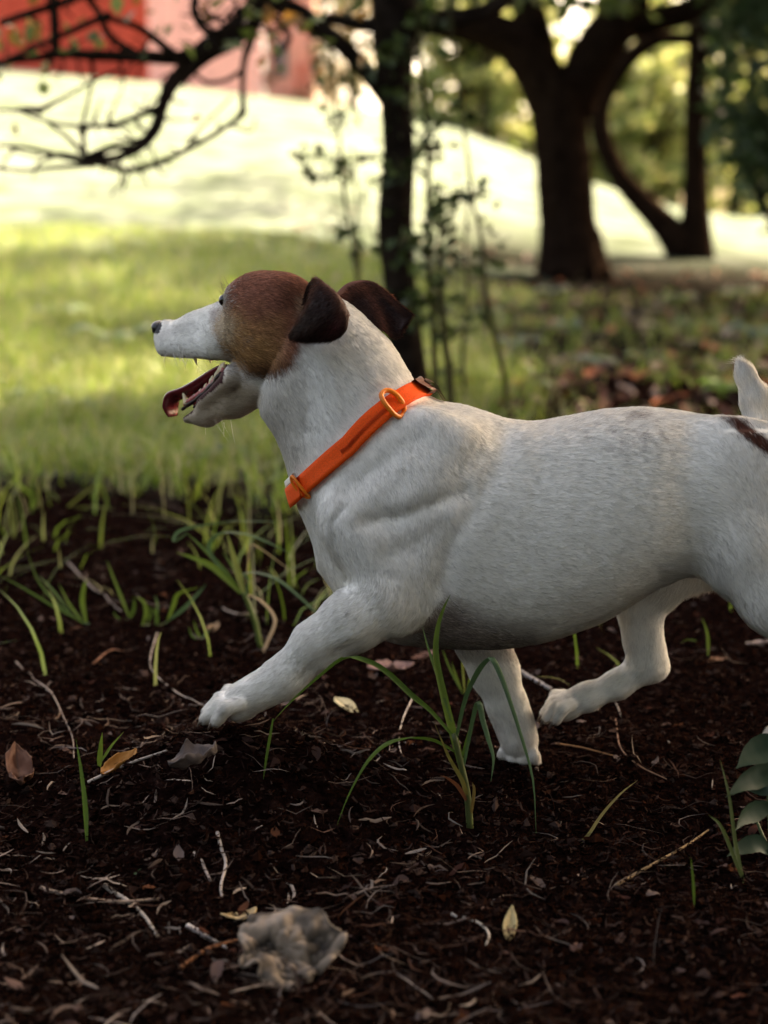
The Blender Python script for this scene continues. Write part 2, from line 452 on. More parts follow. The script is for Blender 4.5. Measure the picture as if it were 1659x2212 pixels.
V, Q, C_ = scatter_leaves(520, (-0.52, 0.52, -0.55, 1.9), 0.003, 0.008, 41, SL, None)
SL2 = [(0.14, 0.07, 0.05), (0.22, 0.16, 0.14), (0.30, 0.22, 0.17), (0.26, 0.10, 0.06), (0.10, 0.05, 0.04)]
V3, Q3, C3 = scatter_leaves(420, (-0.75, 0.1, 2.0, 8.0), 0.008, 0.024, 43, [(0.45, 0.38, 0.30), (0.30, 0.22, 0.15), (0.35, 0.36, 0.25), (0.2, 0.12, 0.08)], None)
V2, Q2, C2 = scatter_leaves(1500, (-0.1, 0.75, 1.6, 11.0), 0.018, 0.045, 42, SL2, None)
tag(mesh_np('leaf_scraps', np.vstack([V, V2, V3]), np.vstack([Q, Q2 + len(V), Q3 + len(V) + len(V2)]), litter_m, None, True, {'col': np.vstack([C_, C2, C3])}), 'small brown scraps of dead leaves scattered among the litter', 'dead leaves', kind='stuff')
# ================================================================== trees
bark_d = mat('dark_bark', (0.014, 0.010, 0.008), 0.9, 0.5, 18, spec=0.0, bump=0.9, bscale=45)
bark_m = mat('brown_bark', (0.012, 0.007, 0.005), 0.9, 0.45, 14, spec=0.0, bump=0.9, bscale=30)
bark_o = mat('mossy_bark', (0.035, 0.032, 0.014), 0.9, 0.5, 25, spec=0.05, bump=0.8, bscale=60)
leaf_attr = mat('tree_leaf', (0.05, 0.08, 0.02), 0.42, attr='col', spec=0.45, trans=0.42)
ROCK = np.random.default_rng
def leaves_in(n, fn, size, seed, cols, flat=0.5):
    """n folded leaves (2 quads) at centres fn(rg, n)"""
    rg = np.random.default_rng(seed)
    c = fn(rg, n); n = len(c)
    s = size * rg.uniform(0.6, 1.35, n)
    d = rg.normal(0, 1, (n, 3)); d[:, 2] *= flat; d[:, 2] -= 0.25; d /= np.linalg.norm(d, axis=1, keepdims=True)
    r = rg.normal(0, 1, (n, 3)); r -= d * (r * d).sum(1, keepdims=True); r /= np.linalg.norm(r, axis=1, keepdims=True)
    u = np.cross(d, r)
    w = 0.36
    b = c; tip = c + d * s[:, None]
    m0 = c + d * (0.45 * s)[:, None]
    lft = m0 - r * (w * s)[:, None] + u * (0.10 * s)[:, None]; rgt = m0 + r * (w * s)[:, None] + u * (0.10 * s)[:, None]
    V = np.stack([b, lft, tip, rgt], 1).reshape(-1, 3)
    o = np.arange(n) * 4
    T = np.concatenate([np.stack([o, o + 2, o + 1], -1), np.stack([o, o + 3, o + 2], -1)])
    cols = np.array(cols); ci = cols[rg.integers(0, len(cols), n)] * rg.uniform(0.65, 1.35, (n, 1))
    return V, T, np.repeat(ci, 4, axis=0)
def crown(name, parent, n, blobs, size, seed, cols, m=None, flat=0.5):
    """blobs: (centre, radii, weight); clumped leaves spread through the volume"""
    def fn(rg, n):
        w = np.array([b[2] for b in blobs], float); w /= w.sum()
        out = []
        for (c, r, _), k in zip(blobs, rg.multinomial(n, w)):
            nc = max(6, k // 45)
            cc = rg.normal(0, 1, (nc, 3)); cc /= np.linalg.norm(cc, axis=1, keepdims=True); cc *= (rg.random((nc, 1)) ** 0.42)
            pick = cc[rg.integers(0, nc, k)]
            q = pick + rg.normal(0, 0.13, (k, 3))
            out.append(np.asarray(c) + q * np.asarray(r))
        return np.vstack(out)
    V, T, C_ = leaves_in(n, fn, size, seed, cols, flat)
    return mesh_np(name, V, T, m or leaf_attr, parent, False, {'col': C_})
def limb(bag, pts, r, seg=10, n=None, lump=0.18):
    pts = np.asarray(pts, float)
    n = n or max(8, 4 * len(pts))
    rr = np.interp(np.linspace(0, 1, n), np.linspace(0, 1, len(r)), r)
    bag.tube(spline(pts, n), rr, seg, lump)
GREEN = [(0.045, 0.075, 0.018), (0.060, 0.095, 0.022), (0.035, 0.060, 0.016), (0.085, 0.110, 0.030)]
YELL = [(0.15, 0.17, 0.055), (0.20, 0.20, 0.075), (0.12, 0.15, 0.045), (0.22, 0.21, 0.10)]
DARK = [(0.025, 0.050, 0.016), (0.035, 0.065, 0.022), (0.045, 0.080, 0.030)]
def foot(px, Y, py_hint=None):
    x = (px - 829.5) / FPX * (Y + CAM_D) * 1.0
    return np.array([x, Y, float(terrain(x, Y, False))])
TM = mat('tree_leaf_matte', (0.05, 0.08, 0.02), 0.7, attr='col', spec=0.1, trans=0.3)

# ---- slim dark tree behind the dog's neck
YT = 2.70
slim = empty('slim_tree', tuple(foot(880, YT)))
tag(slim, 'slim dark tree trunk rising behind the dog\'s neck and ears', 'tree')
def T_(px, py, Y=YT): return W(px, py, Y)
b = Bag()
limb(b, [T_(892, 900), T_(878, 760), T_(862, 620), T_(853, 480), T_(862, 340), T_(856, 200), T_(852, 90), T_(852, -40), T_(850, -300), T_(830, -700)],
     [0.060, 0.046, 0.040, 0.043, 0.041, 0.040, 0.054, 0.058, 0.05, 0.03], 14, 48)
limb(b, [T_(842, 210), T_(800, 165), T_(745, 105), T_(690, 60), T_(640, 25), T_(560, -10), T_(480, -60)], [0.030, 0.022, 0.021, 0.022, 0.024, 0.022, 0.018], 10, 30)
limb(b, [T_(860, 110), T_(910, 60), T_(980, 40), T_(1060, 20), T_(1160, -60)], [0.035, 0.026, 0.024, 0.022, 0.016], 10, 24)
limb(b, [T_(850, 60), T_(770, 50), T_(700, 40), T_(640, 60)], [0.02, 0.016, 0.012, 0.008], 8)
trunk_o = b.build('trunk', bark_d, slim)
# drooping twiggy bough on the left
b = Bag()
def bough(pts, r, Y=YT, dz=0.0):
    limb(b, [W(a, c, Y + dz * k / max(1, len(pts) - 1)) for k, (a, c) in enumerate(pts)], [q_ * 0.0013 for q_ in r], 7, None, 0.3)
bough([(600, -40), (560, 20), (500, 75), (450, 105), (400, 150), (368, 185), (350, 235), (335, 280), (300, 318), (255, 340), (205, 352)], [26, 26, 24, 22, 17, 14, 12, 11, 9, 7, 4], 2.6, -0.3)
bough([(450, 110), (380, 125), (300, 122), (210, 120), (130, 118), (60, 128), (-40, 140)], [12, 12, 10, 10, 8, 6, 5], 2.5, -0.2)
bough([(120, 120), (118, 60), (116, 0), (118, -60)], [9, 9, 9, 10], 2.4)
bough([(300, 120), (240, 80), (215, 30), (180, -20)], [8, 7, 6, 6], 2.5)
bough([(380, 120), (330, 80), (290, 55), (230, 40), (190, 50)], [8, 7, 6, 5, 4], 2.4)
bough([(240, 30), (150, 70), (60, 110), (-20, 150)], [6, 6, 5, 5], 2.3)
bough([(0, 50), (60, 30), (140, 5), (220, -30)], [6, 7, 7, 8], 2.3)
bough([(350, 230), (300, 250), (240, 270), (170, 272), (100, 262), (40, 240), (-20, 238)], [7, 5, 4, 4, 3, 3, 3], 2.4)
bough([(255, 340), (180, 345), (120, 335), (60, 320), (-20, 312)], [7, 6, 5, 4, 3], 2.4)
bough([(205, 355), (120, 362), (50, 368), (-30, 360)], [5, 4, 3, 3], 2.3)
bough([(205, 352), (280, 368), (340, 352), (400, 325), (460, 292), (505, 262), (522, 245), (526, 215)], [5, 6, 6, 5, 5, 5, 8, 3], 2.5)
bough([(526, 245), (524, 190), (528, 130), (545, 80), (560, 20)], [6, 5, 6, 8, 10], 2.5)
bough([(528, 150), (490, 172), (450, 178), (420, 160)], [5, 4, 4, 3], 2.5)
bough([(300, 318), (240, 320), (190, 340), (175, 352)], [5, 6, 7, 6], 2.4)
bough([(185, 345), (178, 280), (185, 240), (200, 170), (198, 130)], [5, 4, 3, 3, 4], 2.4)
bough([(90, 240), (60, 236), (20, 240)], [8, 5, 3], 2.4)
bough([(100, 262), (150, 300), (178, 330)], [3, 4, 5], 2.4)
bough([(80, 240), (140, 210), (200, 175), (260, 150)], [6, 3, 2.5, 3], 2.4)
bough([(400, 325), (430, 280), (470, 240), (500, 210)], [3, 2.5, 2, 2], 2.4)
bough([(560, 10), (600, 45), (625, 85), (590, 130)], [10, 7, 5, 3], 2.5)
bough([(480, 85), (440, 60), (420, 20), (430, -30)], [10, 8, 8, 8], 2.5)
rg = np.random.default_rng(77)
mains = [[(560, 20), (450, 105), (368, 185), (335, 280), (255, 340), (205, 352)], [(450, 110), (300, 122), (130, 118), (-20, 135)], [(350, 230), (240, 270), (100, 262)], [(205, 355), (340, 352), (460, 292), (522, 245)], [(0, 50), (140, 5), (240, -20)], [(640, 25), (560, 10), (480, 40), (420, 20)], [(255, 340), (120, 335), (0, 315)], [(530, 120), (545, 70), (620, 70)]]
for k in range(150):
    mpt = mains[rg.choice(8, p=[.2, .22, .08, .1, .14, .14, .06, .06])]; C_ = spline(np.array(mpt, float), 60); i_ = rg.integers(4, 56)
    a = C_[i_]; an = rg.uniform(0, 6.28); L_ = rg.uniform(25, 85)
    mid = a + 0.5 * L_ * np.array([math.cos(an), math.sin(an)]) + rg.normal(0, 6, 2); an += rg.normal(0, 0.6)
    bough([tuple(a), tuple(mid), tuple(mid + 0.5 * L_ * np.array([math.cos(an), math.sin(an)]))], [rg.uniform(2.0, 3.8), 2.2, 1.0], 2.4 + rg.uniform(-0.1, 0.15))
bough_o = b.build('bough', bark_d, slim)
V, T, C_ = leaves_in(90, lambda rg, n: np.array([W(*random.choice([(120, 60), (60, 80), (30, 105), (180, 40), (250, 20), (420, 60), (520, 60), (610, 40), (560, 80), (660, 20), (720, 60), (40, 60), (330, 100)]), 2.4)
      + rg.normal(0, 0.05, 3) for _ in range(n)]), 0.045, 51, [(0.12, 0.16, 0.04), (0.09, 0.13, 0.03), (0.25, 0.12, 0.03)])
mesh_np('leaves', V, T, leaf_attr, slim, False, {'col': C_})
V, T, C_ = leaves_in(3, lambda rg, n: np.array([W(221, 372, 2.3), W(30, 265, 2.3), W(415, 262, 2.35)]), 0.03, 52, [(0.35, 0.13, 0.02), (0.16, 0.13, 0.03)])
mesh_np('withered_leaves', V, T, leaf_attr, slim, False, {'col': C_})
crown('crown', slim, 6000, [((0.4, 2.9, 2.2), (1.1, 1.1, 0.75), 1.5), ((1.2, 3.3, 2.3), (1.2, 1.1, 0.8), 2.0), ((0.9, 3.2, 1.62), (1.0, 0.9, 0.36), 0.9), ((-0.35, 2.75, 1.35), (0.42, 0.3, 0.20), 0.16), ((0.5, 3.4, 1.20), (0.55, 0.4, 0.12), 0.30)], 0.075, 53, GREEN)

# ---- stout forked tree
YG = 10.0
stout = empty('forked_tree', tuple(foot(1235, YG)))
tag(stout, 'stout forked tree with dark trunk, widest of those behind the dog', 'tree')
b = Bag()
def S_(px, py, Y=YG): return W(px, py, Y)
limb(b, [S_(1236, 590), S_(1233, 540), S_(1226, 470), S_(1218, 380), S_(1211, 300), S_(1206, 230), S_(1206, 170)], [0.265, 0.225, 0.198, 0.192, 0.195, 0.205, 0.215], 18, 34, 0.08)
limb(b, [S_(1190, 230), S_(1165, 160), S_(1130, 105), S_(1080, 75), S_(1010, 55), S_(930, 45), S_(840, 30)], [0.17, 0.17, 0.16, 0.14, 0.12, 0.10, 0.08], 12, 30, 0.12)
limb(b, [S_(1228, 230), S_(1262, 160), S_(1298, 100), S_(1335, 40), S_(1360, -30), S_(1380, -200), S_(1390, -420)], [0.18, 0.17, 0.165, 0.16, 0.16, 0.14, 0.10], 12, 30, 0.12)
limb(b, [S_(1320, 60), S_(1400, 45), S_(1490, 20), S_(1580, -40)], [0.12, 0.10, 0.09, 0.07], 10)
limb(b, [S_(1160, 150), S_(1150, 60), S_(1120, -60), S_(1100, -260)], [0.14, 0.12, 0.11, 0.07], 10)
for k in range(9):
    a_ = k * 0.7 + 0.3
    f_ = foot(1236, YG)
    limb(b, [f_ + [0.10 * math.cos(a_), 0.10 * math.sin(a_), 0.30], f_ + [0.21 * math.cos(a_), 0.21 * math.sin(a_), 0.05], f_ + [0.30 * math.cos(a_), 0.30 * math.sin(a_), -0.04]], [0.09, 0.05, 0.02], 8)
b.build('trunk', bark_m, stout)
crown('crown', stout, 13500, [((2.9, 9.0, 3.5), (1.6, 2.2, 1.1), 3), ((1.3, 10.0, 3.4), (1.3, 1.5, 0.6), 1.6), ((1.6, 6.9, 3.1), (1.5, 2.0, 0.6), 2.6), ((3.2, 7.4, 3.4), (1.2, 1.6, 0.7), 1.5), ((3.8, 8.2, 3.3), (2.0, 2.0, 1.1), 2), ((1.3, 8.9, 1.92), (1.8, 0.6, 0.20), 0.75)], 0.11, 54, GREEN)

# ---- twin-stemmed tree at the right
YR = 12.0
twin = empty('twin_stemmed_tree', tuple(foot(1485, YR)))
tag(twin, 'twin-stemmed tree, one stem upright, the other bowed out to the left', 'tree')
b = Bag()
def R_(px, py, Y=YR): return W(px, py, Y)
limb(b, [R_(1500, 560), R_(1502, 480), R_(1503, 380), R_(1502, 280), R_(1505, 180), R_(1510, 80), R_(1515, -40), R_(1520, -260)], [0.17, 0.125, 0.10, 0.095, 0.09, 0.09, 0.09, 0.07], 12, 30, 0.12)
limb(b, [R_(1480, 545), R_(1440, 490), R_(1390, 440), R_(1345, 390), R_(1312, 330), R_(1296, 270), R_(1302, 215), R_(1330, 165), R_(1370, 115), R_(1420, 85), R_(1490, 85)], [0.15, 0.12, 0.10, 0.085, 0.08, 0.08, 0.075, 0.07, 0.07, 0.06, 0.05], 12, 40, 0.15)
limb(b, [R_(1500, 110), R_(1560, 60), R_(1640, 20), R_(1740, -40)], [0.09, 0.09, 0.08, 0.06], 10)
limb(b, [R_(1505, 320), R_(1545, 260), R_(1570, 180), R_(1580, 60)], [0.07, 0.06, 0.05, 0.04], 10)
limb(b, [R_(1300, 260), R_(1275, 215), R_(1262, 170), R_(1260, 120)], [0.05, 0.04, 0.03, 0.02], 8)
b.build('trunk', bark_m, twin)
crown('crown', twin, 8000, [((4.6, 11.2, 4.0), (2.2, 2.2, 1.35), 3), ((2.9, 10.8, 2.9), (1.1, 0.8, 0.35), 0.35), ((4.4, 10.8, 2.75), (1.2, 1.0, 0.8), 1.0), ((2.3, 13.4, 4.4), (1.8, 1.7, 0.6), 0.9)], 0.12, 55, GREEN)

# ---- unseen trees put in beside the frame so their crowns shade dog and ground
def unseen_shade_tree(name, label, loc, blobs, n, seed, h=2.4):
    f_ = np.array([loc[0], loc[1], float(terrain(loc[0], loc[1], False))])
    e = empty(name, tuple(f_)); tag(e, label, 'tree', None)
    b = Bag()
    limb(b, [f_ - [0, 0, .1], f_ + [0.03, 0.02, h * 0.5], f_ + [-0.05, 0.05, h], f_ + [0, 0, h + 1.2]], [0.16, 0.11, 0.09, 0.04], 12, 20)
    for bl in blobs:
        c_ = np.asarray(bl[0], float)
        limb(b, [f_ + [-0.02, 0.03, h * 0.75], (f_ + [0, 0, h]) * 0.5 + c_ * 0.5, c_], [0.06, 0.04, 0.015], 8, 10)
    b.build('trunk', bark_m, e)
    crown('crown', e, n, blobs, 0.13, seed, GREEN)
    return e
unseen_shade_tree('unseen_shade_tree', 'unseen leafy tree beside the path whose crown shades the dog', (2.6, 2.2), [((2.6, 2.4, 3.3), (1.5, 1.5, 0.7), 2), ((2.3, 3.4, 3.2), (1.1, 1.3, 0.6), 1.3), ((3.4, 4.4, 3.6), (1.6, 1.7, 0.8), 1.6), ((1.9, 1.1, 3.2), (1.1, 1.2, 0.55), 1.0), ((0.9, 0.8, 2.7), (1.1, 1.0, 0.4), 1.2)], 20000, 57)
unseen_shade_tree('unseen_shade_tree', 'unseen leafy tree added on the near right whose crown darkens the right foreground', (2.4, -1.6), [((2.3, -1.6, 2.0), (0.9, 1.6, 1.6), 3), ((1.7, -1.0, 3.2), (1.2, 1.4, 0.6), 1.5), ((1.2, -2.8, 3.0), (1.4, 1.2, 0.7), 1.5)], 13000, 58)
unseen_shade_tree('unseen_shade_tree', 'unseen leafy tree added right of the path whose shade covers the leaf mould', (5.2, 6.6), [((4.6, 6.2, 3.4), (1.5, 1.9, 0.9), 2), ((5.2, 8.2, 3.5), (1.5, 1.6, 0.9), 1.5), ((3.9, 7.4, 3.2), (0.9, 1.4, 0.6), 1.0)], 11000, 60)
def blocker(label, x0, x1, y, h, n, seed):  # leafy screen added out of view to block low sky
    xc = (x0 + x1) / 2
    e = empty('blocker', (xc, y, float(terrain(xc, y, False)))); tag(e, label, 'blocker')
    b = Bag()
    for k in range(int((x1 - x0) / 0.45)):
        x = x0 + 0.45 * k + 0.2
        limb(b, [(x, y, -0.1), (x + 0.08, y + 0.05, h * 0.4), (x - 0.05, y - 0.08, h * 0.9)], [0.04, 0.03, 0.012], 7, 8)
    b.build('stems', bark_m, e)
    bl = [((x0 + (x1 - x0) * (k + 0.5) / 6, y, h * 0.5), ((x1 - x0) / 9, 0.5, h * 0.62), 1) for k in range(6)]
    crown('foliage', e, n, bl, 0.12, seed, DARK)
blocker('tall dark hedge of leaves, added unseen behind the camera', -0.4, 5.0, -4.0, 4.2, 18000, 63)
blocker('lower dark hedge of leaves, added unseen behind the camera on the left', -8.0, -1.2, -3.6, 2.4, 14000, 64)

lb = empty('unseen_bush', (-3.0, -2.3, 0.0)); tag(lb, 'dense bush added unseen on the near left, beside the camera', 'bush')  # put in out of view to block low sky at front left
b = Bag()
for k in range(7):
    limb(b, [(-3.0, -2.3, -0.05), (-3.0 + 0.15 * (k - 3), -2.3 + 0.2 * math.sin(k * 2.0), 0.5), (-3.0 + 0.3 * (k - 3), -2.3 + 0.5 * math.sin(k * 2.0), 1.2)], [0.03, 0.02, 0.01], 7, 8)
b.build('stems', bark_m, lb)
crown('foliage', lb, 9000, [((-3.0, -2.3, 0.75), (1.0, 1.2, 0.8), 2), ((-3.6, -1.2, 0.7), (0.9, 1.0, 0.7), 1.2)], 0.11, 65, DARK)
# ================================================================== what stands beyond the lawn
# ---- evergreen shrub in shade, right edge
YS = 8.3
shrub = empty('evergreen_shrub', tuple(foot(1740, YS)))
tag(shrub, 'dense dark evergreen shrub in shade, right of the twin-stemmed tree', 'shrub')
b = Bag(); f_ = foot(1740, YS)
for k in range(6):
    limb(b, [f_, f_ + [0.12 * (k - 2.5), 0.1 * math.sin(k), 0.6], f_ + [0.26 * (k - 2.5), 0.2 * math.sin(k), 1.5]], [0.035, 0.025, 0.01], 7)
b.build('stems', bark_d, shrub)
c_ = W(1750, 210, YS)
crown('crown', shrub, 16000, [((c_[0], YS, 1.35), (0.58, 0.7, 0.85), 3), ((c_[0] + 0.05, YS - 0.1, 2.15), (0.72, 0.7, 0.6), 2.4), ((c_[0] + 0.5, YS - 0.2, 0.9), (0.6, 0.5, 0.6), 1.0), ((c_[0] - 0.15, YS, 2.3), (0.7, 0.5, 0.35), 1.0)], 0.065, 61, DARK)

# ---- sunlit hedgerow trees behind the lawn
def far_tree(px, Y, top, rx, seed, label, cols, n=2600, low=0.5, size=0.11):
    f_ = foot(px, Y)
    e = empty('hedgerow_tree', tuple(f_)); tag(e, label, 'tree', 'trees beyond the lawn')
    b = Bag()
    rg = np.random.default_rng(seed)
    limb(b, [f_ - [0, 0, 0.2], f_ + [0.05, 0, top * 0.35], f_ + [-0.08, 0, top * 0.8]], [0.12, 0.08, 0.03], 8)
    for k in range(6):
        d = rg.normal(0, 1, 3)
        limb(b, [f_ + [0, 0, top * rg.uniform(0.2, 0.5)], f_ + [d[0] * rx * 0.4, d[1] * 0.3, top * 0.6], f_ + [d[0] * rx * 0.7, d[1] * 0.5, top * rg.uniform(0.6, 0.95)]], [0.05, 0.035, 0.012], 6)
    b.build('trunk', bark_o, e)
    bl = []
    for k in range(7):
        bl.append(((f_[0] + rg.uniform(-0.6, 0.6) * rx, f_[1] + rg.uniform(-0.5, 0.5), f_[2] + top * rg.uniform(low, 0.95)), (rx * rg.uniform(0.35, 0.6), 0.7, top * rg.uniform(0.14, 0.24)), 1))
    for k in range(4):
        bl.append(((f_[0] + rg.uniform(-0.8, 0.8) * rx, f_[1] + rg.uniform(-0.5, 0.5), f_[2] + top * rg.uniform(0.0, 0.4)), (rx * 0.5, 0.6, top * 0.16), 0.8))
    crown('crown', e, int(n * 1.9), bl, size, seed + 100, cols, None, 0.9)
MIX = [tuple(min(0.5, q_ * 1.9) for q_ in c_) for c_ in YELL + GREEN[3:]]
far_tree(985, 24.0, 2.6, 1.2, 71, 'pale yellow-green tree seen left of the stout forked trunk', MIX, 3000, 0.05, 0.13)
far_tree(1090, 25.5, 3.0, 1.2, 72, 'yellowing tree directly left of the stout forked trunk', MIX, 3400, 0.05, 0.13)
far_tree(1340, 24.5, 3.2, 1.1, 73, 'sunlit yellow tree between forked trunk and bowed stem', MIX, 3200, 0.05, 0.13)
far_tree(1440, 26.0, 4.0, 1.2, 74, 'bright tree glimpsed within the curve of the bowed stem', MIX, 3600, 0.05, 0.13)
far_tree(1600, 25.0, 4.2, 1.3, 75, 'pale tree behind the evergreen shrub', MIX, 3200, 0.05, 0.13)
far_tree(760, 27.0, 2.8, 1.3, 76, 'bare-looking tree left of the slim dark trunk, beyond the lawn', [(0.20, 0.16, 0.11), (0.14, 0.13, 0.06), (0.25, 0.19, 0.12)], 1300, 0.1)
far_tree(640, 29.0, 3.4, 1.3, 77, 'sparse pale tree behind the pink cottage', [(0.20, 0.17, 0.10), (0.16, 0.15, 0.06)], 1200, 0.2)
far_tree(1230, 30.0, 4.4, 2.2, 78, 'tall tree far behind the stout forked trunk', MIX, 3600, 0.1, 0.14)

far_tree(1040, 23.5, 2.2, 1.3, 79, 'low yellow-green tree at the lawn\'s top, right of the slim trunk', MIX, 2600, 0.0, 0.12)
far_tree(1390, 23.5, 2.4, 1.3, 68, 'low sunlit tree filling the curve of the bowed stem', MIX, 2600, 0.0, 0.12)
far_tree(1570, 22.5, 2.4, 1.2, 69, 'low pale tree between twin-stemmed tree and evergreen shrub', MIX, 2200, 0.0, 0.12)

# ---- red hut and pale cottage on the rise
red_w = mat('red_boards', (0.50, 0.055, 0.028), 0.7, 0.12, 6, spec=0.2)
sunlit_b = mat('sunlit_pink_boards', (0.62, 0.30, 0.27), 0.75, 0.1, 5, spec=0.2)  # pink paints strong sunlight into the boards of this wall
red_r = mat('red_roof', (0.36, 0.05, 0.03), 0.6, 0.15, 8)
white_w = mat('white_render', (0.72, 0.68, 0.64), 0.8, 0.06, 4)
pink_w = mat('pink_render', (0.56, 0.36, 0.30), 0.8, 0.08, 4)
dark_glass = mat('dark_pane', (0.03, 0.035, 0.04), 0.15, 0.1, spec=0.6)
def box_at(bag, o, ax, ay, lo, hi):
    P = np.array([[x, y, z] for z in (lo[2], hi[2]) for y in (lo[1], hi[1]) for x in (lo[0], hi[0])], float)
    V = o + P[:, :1] * ax + P[:, 1:2] * ay + P[:, 2:] * np.array([0, 0, 1.0])
    bag.add(V, np.array([[0, 2, 3, 1], [4, 5, 7, 6], [0, 1, 5, 4], [2, 6, 7, 3], [0, 4, 6, 2], [1, 3, 7, 5]]))
YH_ = 23.0
cor = foot(338, YH_)
hut = empty('red_hut', tuple(cor)); tag(hut, 'red boarded hut on the rise at the edge of the lawn', 'hut')
ang = R(-24)
ax = np.array([-math.cos(ang), -math.sin(ang), 0]); ay = np.array([math.sin(ang) * -1, math.cos(ang), 0])
ax = np.array([-0.93, 0.36, 0]); ay = np.array([0.80, 0.60, 0])
Hh = 2.6
nb = 13
for k in range(nb):                                         # boards of the two visible walls
    w_ = 2.75 / nb
    b = Bag(); box_at(b, cor, ax, np.array([0.36, 0.93, 0]), (k * w_ + 0.004, 0.0 if k % 2 else 0.012, -0.3), ((k + 1) * w_ - 0.004, 0.06, Hh))
    b.build('board', red_w, hut, False)
nb = 9
for k in range(nb):
    w_ = 1.75 / nb
    b = Bag(); box_at(b, cor, np.array([0.86, 0.51, 0]), np.array([-0.51, 0.86, 0]), (k * w_ + 0.004, 0.0 if k % 2 else 0.012, -0.5), ((k + 1) * w_ - 0.004, 0.06, Hh))
    b.build('board', sunlit_b, hut, False)
b = Bag(); box_at(b, cor + np.array([0, 0.1, 0]), ax, np.array([0.36, 0.93, 0]), (0.08, 0.08, -0.3), (2.7, 1.9, Hh - 0.1)); b.build('core', red_r, hut, False)
b = Bag()
c0 = cor + ax * -0.25 + np.array([-0.0, -0.3, Hh]); c1 = cor + ax * 3.0 + np.array([0, -0.3, Hh]); c2 = c1 + ay * 2.6; c3 = c0 + ay * 2.6
ap = (c0 + c1 + c2 + c3) / 4 + np.array([0, 0, 1.3])
b.add(np.array([c0, c1, c2, c3, ap]), None, np.array([[0, 1, 4], [1, 2, 4], [2, 3, 4], [3, 0, 4], [0, 2, 1], [0, 3, 2]])); b.build('roof', red_r, hut, False)
YC = 26.5
c0 = foot(566, YC)
cot = empty('pink_cottage', tuple(c0)); tag(cot, 'pale pinkish cottage with white corner post beside the red hut', 'cottage')
X1 = np.array([1.0, 0, 0]); Y1 = np.array([0, 1.0, 0])
b = Bag(); box_at(b, c0, X1, Y1, (0.12, 0, -0.6), (0.95, 1.8, 2.6)); b.build('wall', pink_w, cot, False)
b = Bag(); box_at(b, c0, X1, Y1, (-0.08, -0.15, -0.6), (0.10, 0.05, 2.6)); b.build('post', white_w, cot, False)
b = Bag(); box_at(b, c0, X1, Y1, (0.62, -0.05, -0.6), (0.90, -0.003, 0.75)); b.build('door', mat('faded_door', (0.42, 0.19, 0.15), 0.8, 0.1, 4), cot, False)
b = Bag(); box_at(b, c0, X1, Y1, (0.24, -0.04, 0.55), (0.50, -0.003, 1.15)); b.build('window', dark_glass, cot, False)
b = Bag(); box_at(b, c0, X1, Y1, (-0.3, -0.4, 2.6), (1.3, 2.1, 2.75)); b.build('roof', red_r, cot, False)

# ---- ivy-clad saplings round the slim tree
vine_leaf = mat('vine_leaf', (0.03, 0.05, 0.015), 0.5, attr='col', spec=0.2, trans=0.12)
def sapling(name, label, pts, Y, r, seed, nl, cols, size=0.03, spread=0.03, lo=0.15):
    p0 = W(*pts[0], Y); gzl = float(terrain(p0[0], p0[1]))
    e = empty(name, (p0[0], p0[1], gzl)); tag(e, label, 'sapling', 'thin saplings round the slim tree')
    C_ = spline([W(a, c, Y) for a, c in pts], 40)
    C_ = C_ + 0.006 * (np.stack([fbm(C_ * 9 + k * 7 + seed, 2) for k in range(3)], -1) - 0.5) * 2
    C_[0, 2] = min(C_[0, 2], gzl - 0.02)
    b = Bag(); b.tube(C_, np.interp(np.linspace(0, 1, 40), [0, 1], [r, r * 0.35]), 7, 0.25); b.build('stem', bark_o, e)
    rg = np.random.default_rng(seed)
    ends = []; b = Bag()
    for k in range(max(5, nl // 9)):
        p_ = C_[rg.integers(int(40 * lo), 40)]; d_ = rg.normal(0, 1, 3); d_[2] = abs(d_[2]) * 0.5; d_ /= np.linalg.norm(d_)
        L_ = spread * rg.uniform(0.6, 3.4)
        q_ = p_ + d_ * L_ * 0.6 + [0, 0, 0.1 * L_]; e_ = p_ + d_ * L_
        b.tube(np.array([p_, q_, e_]), [r * 0.28, r * 0.2, r * 0.1], 5, 0)
        ends += [q_, e_, e_]
    tag(b.build('twigs', bark_o, e), kind='stuff')
    ends = np.array(ends)
    def fn(rg_, n):
        return ends[rg_.integers(0, len(ends), n)] + rg_.normal(0, 0.016, (n, 3))
    V, T, c = leaves_in(nl, fn, size, seed, cols)
    mesh_np('leaves', V, T, vine_leaf, e, False, {'col': c})
VC = [(0.020, 0.036, 0.011), (0.030, 0.050, 0.015), (0.05, 0.075, 0.02)]
sapling('ivy_sapling', 'thin leafy sapling close against the right of the slim trunk', [(948, 880), (936, 700), (930, 560), (926, 430), (925, 300), (912, 180), (905, 60), (900, -80)], 2.62, 0.010, 81, 240, VC, 0.036, 0.034)
sapling('ivy_sapling', 'bare wand-like sapling leaning between slim trunk and stout tree', [(1097, 860), (1075, 750), (1050, 640), (1045, 540), (1025, 440), (1010, 330), (990, 200), (975, 60), (968, -60)], 2.40, 0.0065, 82, 34, VC, 0.034, 0.03, 0.35)
sapling('ivy_sapling', 'slender leafy sapling left of the slim trunk over the bright lawn', [(775, 640), (765, 540), (750, 440), (735, 340), (728, 240), (722, 140), (715, 40), (712, -40)], 3.0, 0.006, 83, 130, VC, 0.034, 0.045)
sapling('ivy_sapling', 'short leafy sapling just left of the slim trunk base', [(768, 690), (776, 580), (772, 470), (768, 380), (760, 310)], 3.3, 0.005, 84, 100, VC, 0.034, 0.05)
sapling('ivy_sapling', 'mossy sapling stem rising just behind the collar top', [(975, 900), (965, 780), (955, 660), (950, 560), (958, 470)], 2.5, 0.012, 85, 110, VC, 0.032, 0.035)
